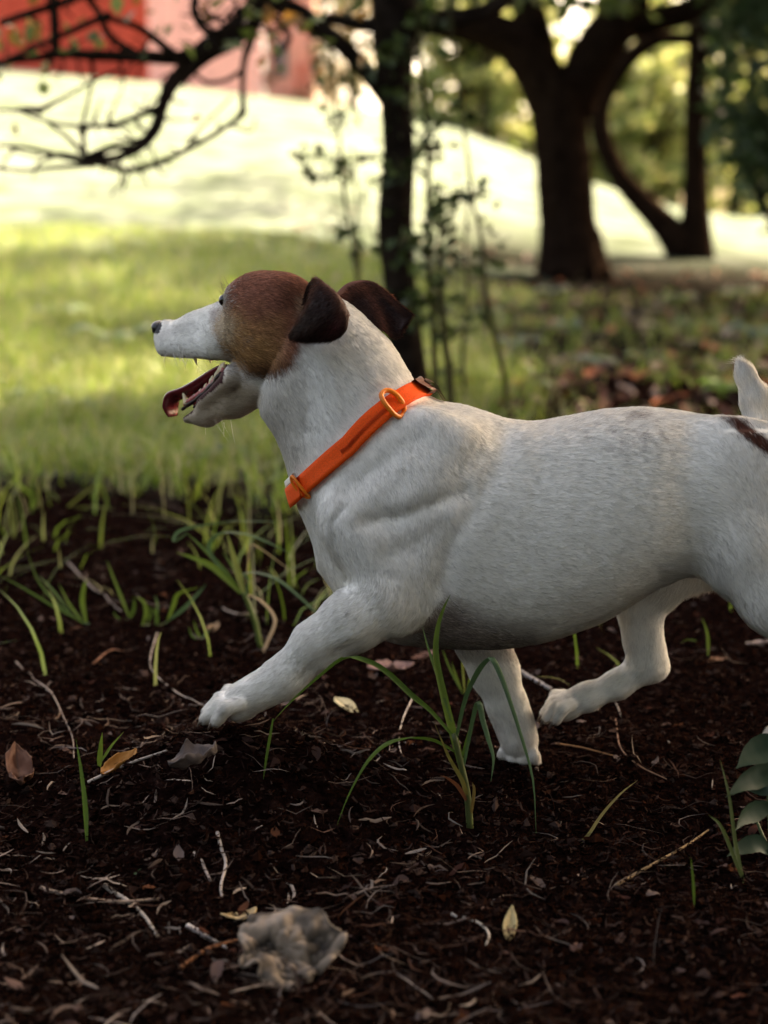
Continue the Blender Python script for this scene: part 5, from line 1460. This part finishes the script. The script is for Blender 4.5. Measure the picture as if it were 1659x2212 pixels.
# ================================================================== the collar
web = mat('orange_webbing', (0.80, 0.075, 0.008), 0.75, 0.16, 900, spec=0.2, bump=0.5, bscale=1600)
seam_m = mat('collar_stitching', (0.56, 0.055, 0.010), 0.8, 0.4, 700, bump=0.5, bscale=1500)
ring_m = mat('orange_plastic', (0.82, 0.20, 0.02), 0.38, 0.08, 60, spec=0.4)
wht_m = mat('white_plastic', (0.78, 0.74, 0.68), 0.35, 0.06, 60, spec=0.4)
brn_m = mat('brown_strap', (0.10, 0.025, 0.012), 0.6, 0.35, 300, bump=0.4, bscale=900)
collar = empty('dog_collar', tuple(ccen))
tag(collar, 'bright orange webbing collar round the white dog\'s neck', 'collar')
def band(v0, v1, lv_in, lv_out, name, m, sel=None, parent=None, nv=5):
    vs = np.linspace(v0, v1, nv)
    rin = [collar_ring(v, lv_in) for v in vs]; rout = [collar_ring(v, lv_out) for v in vs]
    rings = np.array(rout + rin[::-1])                      # closed cross section
    n = len(rings)
    idx = np.arange(NPH) if sel is None else sel
    V = rings[:, idx].transpose(1, 0, 2).reshape(-1, 3)
    m_ = len(idx); Q = []
    for i in range(m_ if sel is None else m_ - 1):
        i2 = (i + 1) % m_
        for j in range(n):
            j2 = (j + 1) % n
            Q.append((i * n + j, i2 * n + j, i2 * n + j2, i * n + j2))
    return mesh_np(name, V, np.array(Q)[:, ::-1], m, parent or collar, False if name == 'x' else True)
band(-HWC, HWC, 0.0004, 0.0032, 'webbing', web)
ra_ = collar_ring(-0.0022, 0.0036); rb_ = collar_ring(0.0016, 0.0036)
zz = []
for k in range(16, 33):
    for f_ in (0.0, 0.33, 0.66):
        A_ = ra_[k] * (1 - f_) + ra_[k + 1] * f_; B_ = rb_[k] * (1 - f_) + rb_[k + 1] * f_
        zz += [A_, B_]
Bg = Bag(); Bg.tube(np.array(zz), 0.00042, 5, 0, False); Bg.build('stitching', seam_m, collar)
def ring_at(ph, half_w, half_l, thick, name, m, lift=0.0052):
    i = int(round(ph / (2 * np.pi) * NPH)) % NPH
    c0 = collar_ring(0.0, lift)[i]; nrm = cdir[i]; tang = np.cross(cn_, nrm); tang /= np.linalg.norm(tang)
    a = np.linspace(0, 2 * np.pi, 40)
    e = lambda z: np.sign(z) * np.abs(z) ** 0.82
    C_ = c0 + e(np.cos(a))[:, None] * cn_ * half_w + e(np.sin(a))[:, None] * tang * half_l - nrm * (0.002 * np.cos(a) ** 2)[:, None]
    Bg = Bag(); Bg.tube(C_, thick, 8, 0, False)
    return Bg.build(name, m, collar)
def phi_of(px_):
    x = np.array([proj(p)[0] for p in collar_ring(0, 0.004)[:NPH // 2]])
    return phi[int(np.argmin(np.abs(x - px_)))]
ring_at(phi_of(850), 0.0125, 0.0080, 0.0022, 'slider_ring', ring_m)
ring_at(phi_of(648), 0.0115, 0.0042, 0.0014, 'buckle_ring', ring_m, 0.0058)
band(-HWC * 0.98, HWC * 0.98, 0.0030, 0.0060, 'strap_end', web, np.arange(int(phi_of(650) / (2 * np.pi) * NPH), int(phi_of(636) / (2 * np.pi) * NPH) + 7))
i0 = int(phi_of(636) / (2 * np.pi) * NPH) + 1
band(HWC * 1.0, HWC * 1.62, 0.0008, 0.0050, 'clasp', wht_m, np.arange(i0 - 1, i0 + 6))
band(-HWC * 1.05, HWC * 1.05, 0.0030, 0.0062, 'leather_keeper', brn_m, (np.arange(-5, 6)) % NPH)
# short brown tab standing off the nape
t0 = collar_ring(0.0, 0.005)[0]
C_ = spline([t0 + cn_ * 0.006, t0 + cu_ * 0.004 - cn_ * 0.002, t0 + cu_ * 0.003 - cn_ * 0.012, t0 - cn_ * 0.019 + cu_ * 0.002], 14)
V, Q = ribbon(C_, np.linspace(0.006, 0.0045, 14), np.array([0.1, -1, 0]), 0.1)
V2 = V + cu_ * 0.0016
n = len(V)
mesh_np('leather_tab', np.vstack([V, V2]), np.vstack([Q[:, ::-1], Q + n]), brn_m, collar)
# ================================================================== single plants and leaves on the soil near the dog
blade_m = mat('green_blade', (0.1, 0.15, 0.03), 0.42, attr='col', spec=0.4, trans=0.32)
dry_m = mat('dry_blade', (0.36, 0.27, 0.18), 0.65, attr='col', spec=0.25, trans=0.15)
def blade3(parent, P, wmm, col, name='blade', m=None, n=26, prof='blade', side=None, tipc=None):
    C_ = spline(P, n); t = np.linspace(0, 1, n)
    if prof == 'blade': w = np.clip(np.minimum(0.45 + 2.2 * t, 1) * (1 - t ** 2.6), 0.04, 1)
    elif prof == 'wide': w = np.clip(np.sin(np.pi * t ** 0.8) ** 1.15 * (1 + 0.03 * np.sin(t * 40)), 0.03, 1.1)
    else: w = np.clip(1 - 0.5 * t, 0.1, 1)
    V, Q = ribbon(C_, w * wmm * (0.00078 if prof == 'blade' else 0.001), side, 0.45)
    c = np.tile(np.array(col, float), (len(V), 1)) * (0.85 + 0.3 * fbm(V * 120, 2))[:, None]
    if tipc is not None:
        tt = np.repeat(t, 3)[:, None]; c = c * (1 - tt ** 2) + np.array(tipc) * tt ** 2
    return mesh_np(name, V, Q, m or blade_m, parent, True, {'col': c})
def tuft(name, label, base_px, blades, cat='grass tuft', group=None, Yo=None):
    """blades: (points px, half width mm, colour, depth drift) all standing in the tuft's own depth"""
    p = on_ground(*base_px)
    e = empty(name, tuple(p)); tag(e, label, cat, group)
    for pts, w, col, dr in blades:
        k = max(1, len(pts) - 1)
        P = [W(a, c, p[1] + dr * q_ / k) for q_, (a, c) in enumerate(pts)]
        blade3(e, P, w, col)
    return e, p
g1, g2, g3, g4 = (0.065, 0.125, 0.020), (0.105, 0.170, 0.026), (0.050, 0.105, 0.045), (0.16, 0.19, 0.045)
# the hairy stemmed grass in front of the dog's paw
e, p = tuft('grass_clump', 'tall hairy-stemmed green grass clump in front of the dog\'s chest', (566, 1400), [
    ([(528, 1284), (508, 1215), (490, 1150)], 5.2, g4, 0.01),
    ([(520, 1280), (470, 1232), (430, 1210), (382, 1193)], 5.2, g2, -0.01),
    ([(522, 1282), (480, 1228), (446, 1191), (402, 1150)], 3.6, g1, 0.02),
    ([(404, 1152), (376, 1170), (384, 1150), (419, 1138), (495, 1127), (560, 1126), (612, 1128)], 2.6, g3, 0.03),
    ([(500, 1255), (452, 1190), (470, 1155), (526, 1153), (580, 1172), (632, 1198)], 3.4, g3, -0.02),
    ([(532, 1290), (536, 1250), (526, 1240), (560, 1238), (600, 1252), (640, 1283), (680, 1320), (720, 1358), (764, 1396)], 3.2, g3, -0.09),
    ([(530, 1286), (512, 1240), (480, 1190)], 3.0, g1, 0.02)], 'grass clump')
b = Bag(); C_ = spline([p - [0, 0, 0.01], W(553, 1350, p[1]), W(542, 1318, p[1]), W(527, 1280, p[1])], 20); b.tube(C_, np.linspace(0.0034, 0.0026, 20), 8, 0.1); b.C = [np.tile(np.array([0.10, 0.15, 0.035]), (b.n, 1))]
b.build('stem', blade_m, e)
b = Bag(); rg = np.random.default_rng(3)
for k in range(140):
    q_ = C_[rg.integers(1, 19)]; d = rg.normal(0, 1, 3); d[2] = abs(d[2]) * 0.3; d /= np.linalg.norm(d)
    b.tube(np.array([q_, q_ + d * 0.0058]), [0.00011, 0.00004], 3, 0, False)
b.C = [np.tile(np.array([0.35, 0.38, 0.2]), (b.n, 1))]
tag(b.build('stem_hairs', blade_m, e), kind='stuff')
blade3(e, [W(a, c, p[1] - 0.07 * k / 8) for k, (a, c) in enumerate([(536, 1284), (566, 1300), (594, 1338), (578, 1385), (562, 1420), (548, 1440), (508, 1468), (478, 1492), (462, 1516)])], 2.6, (0.42, 0.30, 0.19), 'dry_blade', dry_m, 40)
blade3(e, [W(a, c, p[1] - 0.06) for a, c in [(545, 1438), (520, 1452), (492, 1478), (470, 1496), (468, 1525)]], 1.8, (0.32, 0.18, 0.09), 'dry_blade', dry_m, 24)
blade3(e, [W(a, c, p[1]) for a, c in [(532, 1262), (536, 1215), (541, 1177), (570, 1190), (600, 1212), (640, 1240)]], 1.2, (0.36, 0.26, 0.15), 'dry_blade', dry_m, 24)

# the grass clump beside the far foreleg
y1 = [(0.16, 0.17, 0.05)]
e, p = tuft('grass_clump', 'tall green grass clump with arching blades in front of the far foreleg', (1018, 1790), [
    ([(1016, 1785), (1000, 1670), (979, 1585), (958, 1500), (942, 1420), (945, 1360), (958, 1315), (973, 1284)], 4.4, g2, 0.01),
    ([(979, 1590), (930, 1535), (890, 1502), (840, 1455), (800, 1430), (745, 1420), (690, 1460), (632, 1512), (588, 1560)], 3.0, g1, -0.02),
    ([(590, 1552), (580, 1610), (572, 1660), (568, 1695)], 1.6, g1, 0.0),
    ([(985, 1625), (940, 1600), (899, 1594), (860, 1598), (832, 1609), (805, 1632), (782, 1663), (752, 1720), (728, 1782)], 2.5, g1, -0.05),
    ([(984, 1600), (1005, 1510), (1030, 1455), (1050, 1428), (1064, 1424), (1082, 1460), (1100, 1510), (1132, 1610), (1152, 1690), (1158, 1800)], 3.6, g3, -0.04),
    ([(996, 1640), (1012, 1590), (1020, 1560), (1030, 1512)], 2.2, g1, 0.0),
    ([(1000, 1660), (1030, 1520), (1044, 1560), (1056, 1600), (1066, 1640), (1060, 1690)], 3.2, g3, -0.02),
    ([(1012, 1740), (1000, 1690), (970, 1636), (940, 1566)], 2.4, (0.15, 0.13, 0.035), -0.02),
    ([(1014, 1740), (990, 1700), (965, 1680), (950, 1676)], 2.2, (0.16, 0.055, 0.025), -0.03),
    ([(1016, 1770), (1024, 1710), (1020, 1690)], 2.0, (0.15, 0.11, 0.04), -0.02),
    ([(975, 1560), (945, 1460), (925, 1400), (912, 1352)], 1.9, g1, 0.03)], 'grass clump')
b = Bag(); C_ = spline([p - [0, 0, 0.012], W(1010, 1720, p[1]), W(998, 1660, p[1]), W(980, 1585, p[1])], 16); b.tube(C_, np.linspace(0.0030, 0.0022, 16), 8, 0.1); b.C = [np.tile(np.array([0.075, 0.095, 0.03]), (b.n, 1))]
b.build('stem', blade_m, e)
sm = 'single grass sprouts round the dog'
def sprout(label, base, blades, group=sm):
    return tuft('grass_sprout', label, base, blades, 'grass sprout', group)[0]
sprout('sprout of long thin blades at the left, leaning left', (186, 1352), [([(182, 1348), (140, 1318), (110, 1290), (80, 1250), (57, 1187)], 2.2, g1, 0.02), ([(182, 1346), (110, 1306), (50, 1270), (0, 1243)], 2.0, g1, 0.0),
    ([(176, 1340), (150, 1305), (126, 1260)], 2.4, g2, 0.01), ([(186, 1345), (178, 1300), (182, 1265), (188, 1252)], 4.0, g2, 0.0), ([(150, 1320), (110, 1270), (78, 1240)], 2.0, g1, 0.03), ([(180, 1345), (205, 1350), (215, 1347)], 1.8, g3, 0)])
sprout('sprout with one straight tall blade, left of the runner sprout', (280, 1336), [([(280, 1334), (262, 1290), (244, 1245), (230, 1209)], 2.5, g2, 0.01), ([(282, 1336), (290, 1310), (288, 1290)], 3.0, g1, 0.0), ([(276, 1338), (255, 1335), (244, 1320)], 2.0, g1, 0.0)])
sprout('sprout on a creeping runner with several curved blades', (310, 1352), [([(280, 1364), (312, 1350), (340, 1352), (366, 1340)], 2.2, (0.25, 0.27, 0.14), 0.0), ([(308, 1350), (316, 1325), (310, 1300), (292, 1288)], 3.6, g2, 0.0),
    ([(340, 1350), (338, 1330), (330, 1312)], 3.2, g1, 0.0), ([(335, 1350), (340, 1310), (335, 1285)], 2.0, g1, 0.02), ([(362, 1342), (374, 1310), (384, 1284), (410, 1274), (436, 1267)], 3.6, g2, -0.01),
    ([(356, 1346), (400, 1312), (425, 1285), (446, 1262)], 3.2, g3, 0.01), ([(318, 1350), (326, 1325), (322, 1308)], 2.0, g1, 0.0)])
sprout('tiny three-bladed sprout below the dog\'s collar, near the paw', (434, 1382), [([(434, 1380), (424, 1360), (418, 1340)], 2.0, g2, 0), ([(436, 1380), (445, 1368), (456, 1358)], 2.4, g3, 0), ([(430, 1382), (414, 1372), (408, 1352)], 1.8, g1, 0)])
sprout('single upright blade in the left foreground', (187, 1826), [([(188, 1824), (184, 1740), (176, 1670), (164, 1596)], 2.6, g1, 0.01)])
sprout('short thick blade beside the orange leaf', (214, 1664), [([(214, 1662), (217, 1620), (221, 1582)], 3.2, g2, 0.0), ([(218, 1646), (240, 1612), (268, 1580)], 1.6, g2, 0.01)])
sprout('two-bladed sprout behind the far hind leg', (1530, 1418), [([(1530, 1416), (1528, 1370), (1516, 1334)], 2.2, g2, 0.0), ([(1505, 1384), (1485, 1382), (1470, 1390)], 1.4, g1, 0.0)])
sprout('small forked sprout in front of the far hind paw', (1210, 1550), [([(1210, 1548), (1207, 1510), (1206, 1490)], 1.6, g1, 0.0), ([(1212, 1530), (1220, 1512), (1224, 1506)], 1.6, g3, 0.0)])
sprout('bent sprout flat on the soil in the left foreground', (290, 1890), [([(290, 1888), (320, 1872), (360, 1862), (412, 1846)], 2.2, g3, 0.02)])
sprout('fine sprout under the arching blade', (604, 1790), [([(604, 1788), (596, 1750), (590, 1720)], 1.6, g1, 0), ([(606, 1786), (600, 1740), (572, 1690)], 1.2, g1, 0)])
sprout('upright blade at the left edge, pale and bent', (32, 1160), [([(30, 1165), (22, 1110), (16, 1060)], 3.0, g4, 0.0), ([(30, 1165), (34, 1120), (20, 1052)], 2.2, g4, 0.02), ([(30, 1165), (60, 1160), (74, 1168)], 2.2, g4, 0.0), ([(32, 1162), (24, 1200), (0, 1222)], 2.4, g2, -0.02)])
sprout('sprout of long blades arching left in front of the grass', (248, 1100), [([(240, 1160), (205, 1120), (175, 1095), (120, 1122), (60, 1155)], 2.6, g4, 0), ([(245, 1100), (180, 1095), (110, 1130), (70, 1158)], 2.4, g4, 0.0), ([(120, 1120), (170, 1075), (215, 1040), (265, 1000)], 2.4, g4, 0.0), ([(235, 1100), (225, 1060), (210, 1010)], 2.4, g2, 0)])
sprout('thin sprout crossing the right foreground', (1500, 1962), [([(1500, 1960), (1497, 1900), (1492, 1850)], 1.4, g1, 0)])
sprout('pale bent straw-green stalk in the right foreground', (1230, 1832), [([(1230, 1830), (1265, 1810), (1300, 1760), (1340, 1715), (1378, 1685)], 1.9, (0.20, 0.17, 0.07), 0.03)])
sprout('dark upright blade in front of the leafy plant', (1600, 1910), [([(1610, 1920), (1590, 1830), (1575, 1720), (1555, 1640)], 2.2, (0.06, 0.085, 0.025), 0.02), ([(1604, 1900), (1560, 1790), (1530, 1760)], 2.0, (0.06, 0.085, 0.025), 0.0)])
sprout('green blades at the foot of the clump beside the far foreleg', (1000, 1500), [([(1000, 1500), (985, 1460), (975, 1430)], 1.6, g2, 0), ([(1004, 1498), (1000, 1450), (995, 1400)], 1.6, g4, 0), ([(1010, 1498), (1016, 1460), (1030, 1430)], 1.4, g2, 0), ([(1000, 1500), (970, 1440), (955, 1400)], 1.6, g1, 0)])

# long dry stalks
def stalk(label, pts, wmm, col, lift=0.003):
    P = []
    for k, (a, c) in enumerate(pts):
        q_ = on_ground(a, c); q_[2] += lift; P.append(q_)
    P = spline(np.array(P), 24)
    P[:, 2] = np.maximum(P[:, 2], terrain(P[:, 0], P[:, 1]) + wmm * 0.0005)
    b = Bag(); b.tube(P, wmm * 0.001 * (1 - 0.4 * np.linspace(0, 1, 24)), 6, 0.3)
    b.C = [np.tile(np.array(col, float), (b.n, 1)) * (0.75 + 0.5 * fbm(np.vstack(b.V) * 90, 2))[:, None]]
    o = b.build('dry_stalk', litter_m)
    tag(o, label, 'dry stalk', 'dry stalks lying on the soil')
pale = (0.36, 0.29, 0.25); brn = (0.22, 0.13, 0.10)
stalk('straight pale stalk lying in front of the orange leaf', [(190, 1697), (270, 1660), (362, 1628)], 1.7, pale)
stalk('long thin pale stalk winding down to the near paw', [(340, 1372), (326, 1420), (330, 1455), (380, 1500), (430, 1525), (500, 1565)], 0.9, pale)
stalk('grey stalk winding down from the left edge', [(35, 1435), (70, 1470), (110, 1500), (140, 1560), (157, 1600), (160, 1645)], 1.0, (0.26, 0.20, 0.17))
stalk('thin pale stalk hooked over the soil under the dog', [(892, 1512), (870, 1560), (862, 1605), (868, 1640)], 0.8, (0.42, 0.36, 0.32))
stalk('flat grey split stalk behind the far foreleg', [(1112, 1450), (1150, 1472), (1190, 1494)], 3.0, (0.30, 0.27, 0.26))
stalk('brown stalk across the soil right of the far forepaw', [(1200, 1612), (1260, 1622), (1330, 1640)], 0.9, (0.22, 0.12, 0.07))
stalk('curved brown stalk near the big pale leaf', [(390, 2100), (450, 2058), (530, 2035)], 1.6, (0.20, 0.09, 0.05))
stalk('pale stalk pointing at the small tan leaf', [(405, 2008), (450, 2035), (490, 2056)], 1.9, (0.40, 0.35, 0.32))
stalk('long pale curved stalk in the left foreground', [(226, 1928), (270, 1950), (310, 1985), (340, 2030)], 1.9, (0.33, 0.28, 0.24))
stalk('brown forked stalk low at the left', [(88, 1928), (180, 1948), (260, 1956), (345, 1950)], 1.6, (0.24, 0.17, 0.13))
stalk('pale looping stalk above the small tan leaf', [(470, 1830), (488, 1870), (478, 1920), (480, 1952)], 1.6, (0.40, 0.33, 0.29))
stalk('pale stalk standing across the looping stalk', [(420, 1850), (440, 1880), (455, 1910)], 1.7, (0.38, 0.30, 0.26))
stalk('pale hooked stalk in the right foreground', [(975, 1985), (1030, 2000), (1056, 2025), (1050, 2050)], 1.2, (0.34, 0.30, 0.26))
stalk('brown bent stalk crossing the right foreground', [(1330, 1920), (1400, 1880), (1480, 1835), (1530, 1800)], 1.3, (0.22, 0.15, 0.09))
stalk('pale stalk below the far hind paw', [(1290, 1540), (1310, 1512), (1330, 1525), (1342, 1555)], 0.9, (0.36, 0.30, 0.26))
stalk('thin brown rootlet right of the far hind leg', [(1330, 1560), (1340, 1620), (1380, 1660), (1440, 1690)], 0.7, (0.20, 0.12, 0.09))
stalk('short pale stalk behind the near paw', [(480, 1320), (520, 1332), (556, 1328)], 1.0, pale)
stalk('long grey stalk behind the left sprouts', [(148, 1220), (190, 1265), (230, 1300), (262, 1325)], 1.3, (0.27, 0.22, 0.20))
stalk('brown stick lying left of the near paw', [(200, 1440), (238, 1410), (268, 1412)], 1.4, (0.20, 0.10, 0.07))

# fallen leaves, each its own crumple
def fallen(label, px, py, ln, wd, az, tilt, curl, roll, col, seed, tipc=None, m=None, notch=0.0, crump=0.12, roll_about=0.0):
    p = on_ground(px, py); rg = np.random.default_rng(seed)
    nu, nv = 25, 15
    U, Vv = np.meshgrid(np.linspace(-1, 1, nu), np.linspace(-1, 1, nv), indexing='ij')
    wprof = np.clip(1 - np.abs(U) ** 1.7, 0.01, 1) ** 0.75 * (1 - 0.25 * U) * (1 + notch * (fbm(np.stack([U * 3.5 + seed, np.sign(Vv) * 2, 0 * U], -1), 3) - 0.5) * 3)
    wprof = np.clip(wprof, 0.05, 2)
    lx = U * ln; sv = Vv * wprof * wd
    a = sv / wd * roll
    rr = wd / max(roll, 0.05)
    ly = rr * np.sin(a); lz = rr * (1 - np.cos(a))
    lz = lz + curl * ln * U ** 2 + crump * wd * (fbm(np.stack([U * 2.2 + seed, Vv * 1.9, 0 * U], -1), 3) - 0.5) * 2
    lz = lz + 0.05 * wd * np.abs(np.sin(U * 9)) * (1 - np.abs(Vv)) - 0.12 * wd * np.exp(-(Vv / 0.10) ** 2)
    ca, sa = math.cos(az), math.sin(az); ct_, st_ = math.cos(tilt), math.sin(tilt)
    cr_, sr_ = math.cos(roll_about), math.sin(roll_about)
    ly, lz = ly * cr_ - lz * sr_, ly * sr_ + lz * cr_
    x1 = lx * ct_ - lz * st_; z1 = lx * st_ + lz * ct_
    V = np.stack([p[0] + x1 * ca - ly * sa, p[1] + x1 * sa + ly * ca, z1], -1).reshape(-1, 3)
    V[:, 2] += p[2] - V[:, 2].min() - 0.001
    i = np.arange(nu - 1)[:, None] * nv; j = np.arange(nv - 1)[None, :]
    Q = np.stack([i + j, i + nv + j, i + nv + j + 1, i + j + 1], -1).reshape(-1, 4)
    vein = np.exp(-(Vv / 0.06) ** 2) + 0.6 * np.exp(-((np.abs(np.sin((U * 5 - np.abs(Vv) * 1.6) * 2.2))) / 0.14) ** 2)
    c = np.array(col) * (0.7 + 0.6 * fbm(np.stack([U * 4 + seed, Vv * 3, 0 * U], -1), 4))[..., None] * (1 - 0.28 * np.clip(vein, 0, 1))[..., None]
    if tipc is not None:
        k = sstep(0.2, 0.5, U)[..., None]; c = c * (1 - k) + np.array(tipc) * k
    o = mesh_np('fallen_leaf', V, Q, m or dry_m, None, True, {'col': c.reshape(-1, 3)})
    sol = o.modifiers.new('thickness', 'SOLIDIFY'); sol.thickness = 0.0007
    tag(o, label, 'leaf', 'dead leaves lying on the soil')
    return o
fallen('brown curled dead leaf at the left edge', 42, 1685, 0.027, 0.016, 1.9, 0.30, 0.45, 1.5, (0.13, 0.055, 0.034), 1, None, None, 0.5, 0.5)
fallen('orange curled dead leaf behind a straight straw', 262, 1662, 0.019, 0.013, 0.75, 0.35, 0.35, 1.6, (0.36, 0.15, 0.035), 2, None, None, 0.2)
fallen('grey-brown crumpled leaf left of the paw\'s shadow', 420, 1655, 0.021, 0.014, 0.5, 0.2, 0.35, 1.5, (0.11, 0.085, 0.08), 3, None, None, 0.6, 0.7)
fallen('pale yellow leaf with brown tip lying under the dog\'s chest', 748, 1534, 0.019, 0.0095, -0.85, -0.25, 0.05, 0.6, (0.46, 0.40, 0.25), 4, None)
fallen('pinkish-brown crumpled leaf behind the dog\'s elbow', 845, 1448, 0.026, 0.014, 0.1, 0.05, 0.2, 0.7, (0.23, 0.13, 0.115), 5, None, None, 0.4, 0.3)
fallen('reddish curled leaf on the soil right of the elbow', 915, 1425, 0.016, 0.010, 0.4, 0.3, 0.3, 1.2, (0.26, 0.13, 0.10), 6)
fallen('small tan pointed leaf above the big pale leaf', 518, 1990, 0.015, 0.0125, -1.2, 0.30, 0.1, 0.6, (0.40, 0.28, 0.14), 7, None, None, 0.2)
fallen('tan curled leaf behind the tall hairy-stemmed grass', 462, 1360, 0.012, 0.008, 1.2, 0.3, 0.3, 1.2, (0.34, 0.22, 0.13), 8)
fallen('narrow yellowish leaf standing in the right foreground', 1102, 2010, 0.015, 0.005, 1.4, 0.5, 0.1, 0.8, (0.38, 0.30, 0.15), 10)
fallen('grey leaf flake low at the left', 420, 1525, 0.013, 0.008, 0.2, 0.1, 0.1, 0.5, (0.20, 0.16, 0.16), 11, None, None, 0.4, 0.3)
fallen('bright dead leaf lying in the lawn at the left edge', 52, 810, 0.05, 0.035, 0.4, 0.5, 0.2, 0.8, (0.62, 0.50, 0.40), 12)
fallen('pale dead leaf on the grass left of the weed', 140, 822, 0.04, 0.03, 0.2, 0.3, 0.2, 0.8, (0.42, 0.34, 0.30), 13)
fallen('brown scrap of leaf behind the far hind leg', 1545, 1428, 0.014, 0.008, 0.0, 0.1, 0.2, 0.8, (0.28, 0.14, 0.08), 14)
fallen('whitish leaf scrap beyond the near hind leg', 1640, 1390, 0.017, 0.007, 0.2, 0.1, 0.2, 0.7, (0.34, 0.27, 0.26), 15)

# big crinkled pale leaf in the foreground: puckered, lobed, thick
p = on_ground(618, 2140)
nu, nv = 90, 40
th = np.linspace(0, 2 * np.pi, nu, endpoint=False); rr = np.linspace(0.02, 1, nv)
TH, RR = np.meshgrid(th, rr, indexing='ij')
out_r = 1 + 0.10 * np.sin(3 * TH + 0.6) + 0.07 * np.sin(5 * TH + 2.0) + 0.05 * np.sin(9 * TH) - 0.22 * np.exp(-(((TH - 3.95) / 0.09) ** 2)) - 0.18 * np.exp(-(((TH - 5.0) / 0.10) ** 2)) - 0.14 * np.exp(-(((TH - 2.45) / 0.10) ** 2))
lx = 0.0345 * out_r * RR * np.cos(TH); ly = 0.029 * out_r * RR * np.sin(TH)
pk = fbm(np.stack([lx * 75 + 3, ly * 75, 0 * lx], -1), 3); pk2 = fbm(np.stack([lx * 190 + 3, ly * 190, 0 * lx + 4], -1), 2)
lz = 0.012 * (np.abs(pk - 0.5) * 2) ** 0.7 + 0.0035 * (pk2 - 0.5) + 0.004 * RR ** 3 * np.sin(2 * TH + 0.5) - 0.003 * np.abs(np.sin(TH * 3.5)) * (1 - RR) - 0.006 * np.exp(-((lx * 0.5 + ly + 0.004) / 0.004) ** 2)
ti = 0.62
V = np.stack([lx, ly * math.cos(ti) - lz * math.sin(ti), ly * math.sin(ti) + lz * math.cos(ti)], -1).reshape(-1, 3)
V = V + np.array([p[0], p[1] + 0.022, 0]); V[:, 2] += p[2] - V[:, 2].min()
i = np.arange(nu)[:, None] * nv; i2 = ((np.arange(nu) + 1) % nu)[:, None] * nv; j = np.arange(nv - 1)[None, :]
Q = np.stack([i + j, i + j + 1, i2 + j + 1, i2 + j], -1).reshape(-1, 4)
c = np.array([0.115, 0.088, 0.068]) * (0.30 + 0.6 * pk2 + 1.5 * sstep(0.0, 0.30, np.abs(pk - 0.5) * 2))[..., None] * (0.35 + 0.65 * sstep(0.3, 0.45, fbm(np.stack([lx * 60 + 9, ly * 60, 0 * lx + 2], -1), 3)))[..., None]  # shade painted into the pucker creases, plus random blotches
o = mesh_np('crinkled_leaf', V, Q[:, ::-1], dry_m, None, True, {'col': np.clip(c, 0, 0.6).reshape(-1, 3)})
sol = o.modifiers.new('thickness', 'SOLIDIFY'); sol.thickness = 0.0014
tag(o, 'big crinkled greyish-beige dead leaf lying in the dark foreground', 'leaf')

# leafy plant at the right edge
p = on_ground(1668, 1850)
plant = empty('leafy_plant', tuple(p)); tag(plant, 'glossy green leafy plant at the right edge below the hind paw', 'plant')
plm = mat('glossy_leaf', (0.04, 0.09, 0.045), 0.5, attr='col', spec=0.15, trans=0.1)
b = Bag()
for q_ in ([(1668, 1850), (1662, 1780), (1660, 1700), (1668, 1640)], [(1668, 1850), (1690, 1760), (1720, 1690)], [(1668, 1850), (1645, 1800), (1630, 1760)]):
    b.tube(spline([W(a, c, p[1] + 0.01 * k) for k, (a, c) in enumerate(q_)], 14), np.linspace(0.0018, 0.0010, 14), 6)
b.C = [np.tile(np.array([0.05, 0.075, 0.03]), (b.n, 1))]
b.build('stem', plm, plant)
for pts, w, dr in [([(1700, 1600), (1660, 1612), (1622, 1632), (1590, 1660)], 11, -0.02), ([(1690, 1640), (1650, 1672), (1610, 1690), (1568, 1722)], 9, -0.03), ([(1680, 1680), (1650, 1700), (1615, 1708)], 8, 0.0),
                   ([(1675, 1740), (1640, 1750), (1610, 1765), (1588, 1795)], 8, -0.03), ([(1670, 1850), (1640, 1822), (1600, 1832), (1570, 1850)], 7, -0.02), ([(1668, 1760), (1690, 1720), (1730, 1700)], 11, 0.01), ([(1690, 1620), (1720, 1600), (1760, 1610)], 11, 0.02)]:
    k = len(pts) - 1
    blade3(plant, [W(a, c, p[1] + dr * q_ / k) for q_, (a, c) in enumerate(pts)], w, (0.013, 0.033, 0.020), 'leaf', plm, 20, 'wide', np.array([0.35, 0.55, 0.75]))
